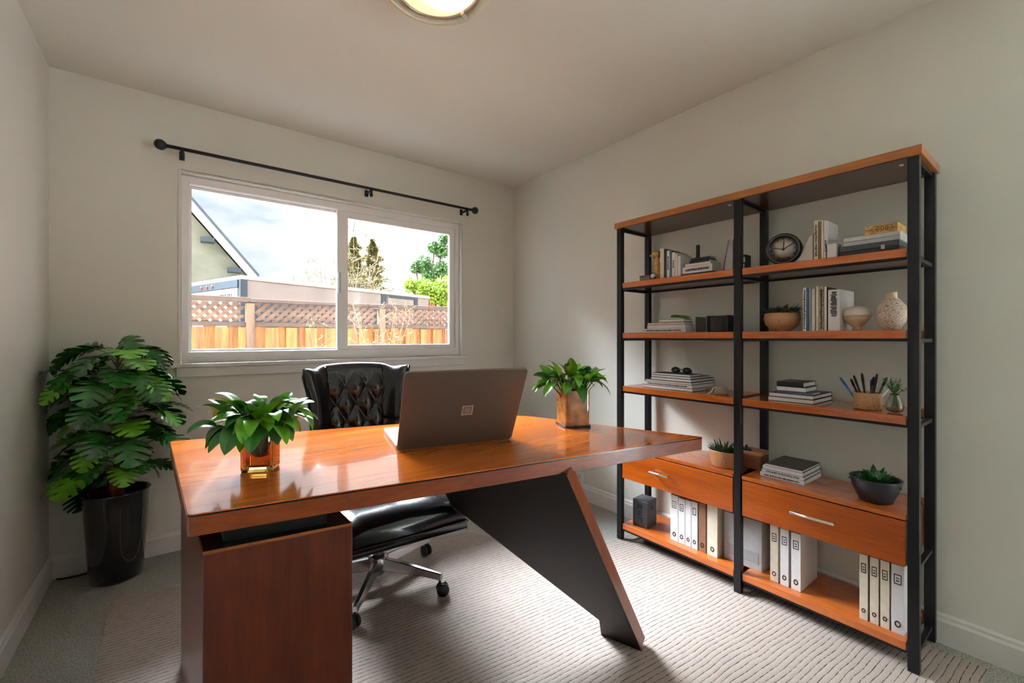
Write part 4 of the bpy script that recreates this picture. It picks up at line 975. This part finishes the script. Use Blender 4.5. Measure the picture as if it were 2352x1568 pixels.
posts = [-2.51, -.92, .673, 2.263, 3.855, 5.45, 7.04]
for x in posts:
    m = MB(); m.box(x-.045, x+.045, FY_-.06, FY_+.03, GZ, 1.555); LF(m).build('post', wood('fence_post', '634a34', '3a2418', 'Z', 3, .8, 0), fence, .004)
for i in range(len(posts)-1):
    a, b = posts[i]+.046, posts[i+1]-.046
    m = MB(); m.box(posts[i], posts[i+1], FY_-.07, FY_+.045, zL1+.005, zT-.01+.012*(i % 2)); LF(m).build('cap_rail', WFd, fence, .004)
    m = MB(); m.box(a, b, FY_-.035, FY_+.03, zR0, zL0); LF(m).build('mid_rail', WFd, fence, .003)
    m = MB(); w2 = .021; sp = .098; H2 = zL1-zL0
    for lay, sg in ((0, 1), (1, -1)):
        y = FY_-.012+lay*.012; c = a-H2-.05
        while c < b+.05:
            # slat from (c, zL0) to (c+H2, zL1) or mirrored; clip to a..b
            x0_, x1_ = (c, c+H2) if sg > 0 else (c+H2, c)
            t0, t1 = 0.0, 1.0; dx = x1_-x0_
            for lim, s2_ in ((a+w2*1.4, 1), (b-w2*1.4, -1)):
                tq = (lim-x0_)/dx
                if (dx > 0) == (s2_ > 0): t0 = max(t0, tq)
                else: t1 = min(t1, tq)
            if t1-t0 > .05:
                xa, xb = x0_+dx*t0, x0_+dx*t1; za, zb2 = zL0+H2*t0, zL0+H2*t1
                m.slab([(xa-w2*1.35, y, za), (xa+w2*1.35, y, za), (xb+w2*1.35, y, zb2), (xb-w2*1.35, y, zb2)], (0, .010, 0))
            c += sp
    LF(m).build('lattice_panel', WFl, fence)
    m = MB(); x = a; k = 0; RR = random.Random(i)
    while x < b-.05:
        wd = RR.uniform(.12, .15) if k % 2 else RR.uniform(.10, .12); yy = FY_-.055 if k % 2 else FY_+.0; m.box(x, min(x+wd, b), yy, yy+.018, GZ+.02, zR0-.001-(.012 if k % 2 else 0)); x += wd-.012; k += 1
    LF(m).build('board_panel', WF, fence, .003)
# shrub twigs before the fence
M_twig = mat('pale_twig', '5e5233', .8); M_yl = mat('yellow_leaf', '7d7a20', .6, var=.4, scale=60)
def twigshrub(name, label, cat, base_, n, h, spread, seed, leaves=True, r=.004, lm=None, group=None, lsize=.03):
    R = random.Random(seed); t = thing(name, label, cat, base_, 0, group); m = MB(); lf = MB()
    for i in range(n):
        a = R.uniform(0, 2*PI); s_ = spread*R.uniform(.3, 1); hh = h*R.uniform(.6, 1)
        pts = [Vector((0, 0, 0))]
        for k in range(1, 7): q = k/6; pts.append(Vector((math.cos(a)*s_*q**1.3+R.uniform(-.02, .02)*h, math.sin(a)*s_*q**1.3+R.uniform(-.02, .02)*h, hh*q)))
        m.tube(pts, [r*(1.3-k/6) for k in range(7)], 4)
        for k in range(2, 7):
            for _ in range(2):
                d = Vector((R.uniform(-1, 1), R.uniform(-1, 1), R.uniform(.1, 1))).normalized()*h*R.uniform(.05, .14); m.tube([pts[k], pts[k]+d], [r*.5, r*.3], 3)
                if leaves:
                    for _ in range(3): q = pts[k]+d*R.random(); leaf(lf, q, (R.uniform(-1, 1), R.uniform(-1, 1), R.uniform(-.3, 1)), lsize*R.uniform(.6, 1.3), lsize*.5, droop=.5, n=3)
    m.build('branches', M_twig, t)
    if leaves: lf.build('leaves', lm or M_yl, t)
    return t
p = atY(775, 800, 5.3); twigshrub('garden_shrub', 'sparse yellow-leaved shrub left of the window divider before the fence', 'shrub', (p.x-.15, 5.3, GZ), 12, 1.8, .28, 2)
p = atY(850, 800, 5.2); twigshrub('garden_shrub', 'sparse yellow-leaved shrub right of the window divider before the fence', 'shrub', (p.x+.15, 5.3, GZ), 18, 2.0, .42, 3)
# trailer
tp1, tp2, tp0 = atD(555, 632, 7.5), atD(985, 680, 11.3), None
tz = tp1.z
dT = Vector((tp2.x-tp1.x, tp2.y-tp1.y)); LT = dT.length; aT = math.atan2(dT.y, dT.x)
trl = thing('cargo_trailer', 'long silver box trailer parked behind the fence', 'trailer', (tp1.x, tp1.y, GZ), aT)
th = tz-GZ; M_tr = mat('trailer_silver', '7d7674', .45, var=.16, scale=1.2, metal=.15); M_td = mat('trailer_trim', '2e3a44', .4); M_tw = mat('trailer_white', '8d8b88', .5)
WTt = 2.35
MB().box(.0, LT, .0, WTt, .45, th-.07).build('body', M_tr, trl, .01)
MB().box(.1, LT-.1, -.006, 0, .45, th-.42).build('lower_shade', M_td, trl)  # dark colour stands in for shade seen through the fence lattice
MB().box(-.02, LT+.02, -.02, WTt+.02, th-.07, th).build('roof', M_tw, trl, .01)
m = MB(); m.box(-.025, .09, -.015, .02, .45, th-.07); m.box(-.015, 0, -.01, .08, .45, th-.07); m.build('corner_post', M_td, trl)
m = MB(); m.box(-.035, 0, .08, WTt, th-.20, th-.07); rl = m.build('rear_header', M_td, trl)
for k in range(3): MB().lathe([(0, 0), (.03, 0), (.025, .015), (0, .018)], 14, tr(-.036, 1.0+.22*k, th-.135) @ rot('Y', -PI/2)).build('marker_light', mat('red_lamp', 'c03a2a', .3), rl)
MB().box(-.03, 0, .1, WTt-.05, .5, th-.21).build('rear_door', M_tw, trl, .005)
m = MB(); RR = random.Random(4); x = .28
while x < .85: m.box(-.034, -.03, x, x+RR.uniform(.03, .07), th-.36, th-.30); x += RR.uniform(.06, .10)
m.build('door_lettering', M_ink, trl)
for x0_, x1_ in ((LT*.66, LT*.69), (LT*.885, LT*.91)): MB().box(x0_, x1_, -.02, 0, .5, th-.07).build('door_pillar', M_td, trl)
MB().box(LT*.69, LT*.885, -.02, 0, th-.13, th-.07).build('door_header', M_td, trl); MB().box(LT*.70, LT*.877, -.028, -.002, .55, th-.15).build('side_door', M_tr, trl, .006)
MB().box(LT*.99, LT*.998, -.03, 0, th-.32, th-.26).build('side_marker', mat('red_lamp', 'c03a2a'), trl)
m = MB(); 
for k in (.27,): m.box(LT*k, LT*k+.012, -.004, 0, .5, th-.08)
for k in range(9):
    m.lathe([(0, 0), (.010, 0), (.0, .004)], 8, tr(LT*(.07+.065*k), -.001, th-.22-.01*(k % 3)) @ rot('X', PI/2))
m.build('rivets', mat('rivet_grey', '8a8688', .4, metal=.3), trl)
for x in (LT*.42, LT*.60): m = MB(); m.lathe([(0, -.1), (.33, -.1), (.34, 0), (.33, .1), (0, .1)], 28, tr(x, .14, .34) @ rot('X', PI/2)); m.build('wheel', M_castor, trl)
# white wall strip right of trailer
p = atD(1000, 700, 11.0)
# neighbour house
HY = 13.0; h1, h2 = atY(595, 633, HY), atY(441, 455, HY)
sl_ = (h2.z-h1.z)/(h2.x-h1.x)
hs = thing('neighbour_house', 'pale green stucco house with white gable edge behind the trailer', 'house', (h1.x, HY, GZ))
ridge = h2.x-3.2; zr = h1.z+sl_*(ridge-h1.x)
def LH(x, y, z): return (x-h1.x, y-HY, z-GZ)
eave = h1.x-.28; zev = h1.z+sl_*(eave-h1.x)-.30
wall_poly = [LH(ridge, HY+.35, GZ), LH(eave, HY+.35, GZ), LH(eave, HY+.35, zev), LH(ridge, HY+.35, zr-.30)]
mh = MB(); mh.slab(wall_poly, (0, 6, 0)); mh.build('stucco_wall', mat('green_stucco', '707266', .9, var=.10, scale=5, bump=.3), hs)
def strip(off_lo, off_hi, y0_, y1_):
    return [LH(ridge, y0_, zr+off_lo), LH(h1.x, y0_, h1.z+off_lo), LH(h1.x, y0_, h1.z+off_hi), LH(ridge, y0_, zr+off_hi)]
mh = MB(); mh.slab(strip(-.32, -.05, HY, HY), (0, .06, 0)); mh.build('barge_board', mat('white_board', '9c9998', .6), hs)
mh = MB(); mh.slab(strip(-.05, .03, HY-.04, HY), (0, 6.4, 0)); mh.build('roof', mat('slate_roof', '39424c', .8, var=.2, scale=10), hs)
mh = MB(); mh.slab(strip(-.20, -.06, HY+.06, HY), (0, 6.2, 0)); mh.build('soffit', mat('grey_green_soffit', '5d6658', .8), hs)
for k in (.32, .72):
    x = h1.x+(h2.x-h1.x)*k; zq = h1.z+sl_*(x-h1.x)-.45; MB().box(x-h1.x-.22, x-h1.x+.06, .06, .5, zq-GZ-.05, zq-GZ+.06).build('rafter_tail', M_td, hs)
# trees
M_con = mat('conifer_green', '5c5722', .8, var=.5, scale=3); M_pine = mat('pine_green', '45693a', .7, var=.45, scale=3); M_bush = mat('bush_green', '76922a', .7, var=.4, scale=3)
def conifer(label, px, ptop, pbot, D, wpx, seed):
    b = atD(px, pbot, D); tpz = atD(px, ptop, D).z; R = random.Random(seed); t = thing('conifer', label, 'tree', (b.x, b.y, GZ)); H = tpz-GZ; r0 = wpx/FPX*D/2
    m = MB(); m.tube([(0, 0, 0), (0, 0, H)], [.18, .02], 8); m.build('trunk', M_bark, t)
    f = MB(); z_0 = b.z-GZ-1.0
    for i in range(5200):
        q = R.random()**.8; z_ = z_0+(H-z_0)*q; rr = r0*(1-q)**.75*(.75+.35*math.sin(q*38+R.random()))*R.uniform(.25, 1); a = R.uniform(0, 2*PI)
        c = Vector((math.cos(a)*rr, math.sin(a)*rr, z_)); s_ = r0*.085
        d = Vector((math.cos(a), math.sin(a), R.uniform(-.4, .5)))*s_; e = Vector((R.uniform(-1, 1), R.uniform(-1, 1), R.uniform(-.6, .6))).normalized()*s_*.5
        f.add([tuple(c-e), tuple(c+e), tuple(c+d+e*.3), tuple(c+d-e*.3)], [(0, 1, 2, 3)])
    f.build('foliage', M_con, t); return t
conifer('left of two tall brownish conifers beyond the trailer', 812, 545, 665, 30, 115, 1); conifer('right of two tall brownish conifers beyond the trailer', 856, 550, 665, 36, 100, 2)
def clump(name, label, cat, blobs, D, mt, seed, n=900, s0=.10):
    R = random.Random(seed); c0 = atD(blobs[0][0], 700, D); t = thing(name, label, cat, (c0.x, c0.y, GZ)); f = MB(); m = MB()
    for (px, py, rp_) in blobs:
        c = atD(px, py, D)-t.location; rr = rp_/FPX*D
        m.tube([(0, 0, 0), (c.x*.4, c.y*.4, c.z*.6), tuple(c)], [.14, .08, .03], 6)
        for i in range(int(n*rp_/20)):
            v = Vector((R.gauss(0, .5), R.gauss(0, .5), R.gauss(0, .45)))
            if v.length > 1: v.normalize()
            q = c+v*rr; s_ = s0; e = Vector((R.uniform(-1, 1), R.uniform(-1, 1), R.uniform(-1, 1))).normalized()*s_; g_ = Vector((R.uniform(-1, 1), R.uniform(-1, 1), R.uniform(-1, 1))).normalized()*s_
            f.add([tuple(q), tuple(q+e), tuple(q+e+g_), tuple(q+g_)], [(0, 1, 2, 3)])
    m.build('trunk', M_bark, t); f.build('foliage', mt, t); return t
clump('pine_tree', 'green pine with open branches beyond the right end of the trailer', 'tree', [(975, 610, 20), (998, 570, 14), (1015, 575, 16), (1022, 548, 12), (955, 615, 12), (990, 640, 22), (1018, 620, 20)], 24, M_pine, 5)
clump('leafy_bush', 'bright yellow-green bush at the right end of the trailer', 'bush', [(1000, 675, 22), (975, 662, 22), (1020, 660, 24), (945, 655, 16), (1018, 690, 16)], 17, M_bush, 6, 900, .07)
p = atD(740, 690, 26); twigshrub('bare_tree', 'pale bare tree left of the conifers beyond the trailer', 'tree', (p.x, p.y, GZ), 30, 6.6, 2.0, 7, True, .035, mat('tan_bud', 'b89a6a', .8), None, .10)
p = atD(800, 690, 22); twigshrub('bare_tree', 'pale bare tree with tall straight shoots before the conifers', 'tree', (p.x+.4, p.y, GZ), 26, 6.8, 1.3, 9, False, .028)
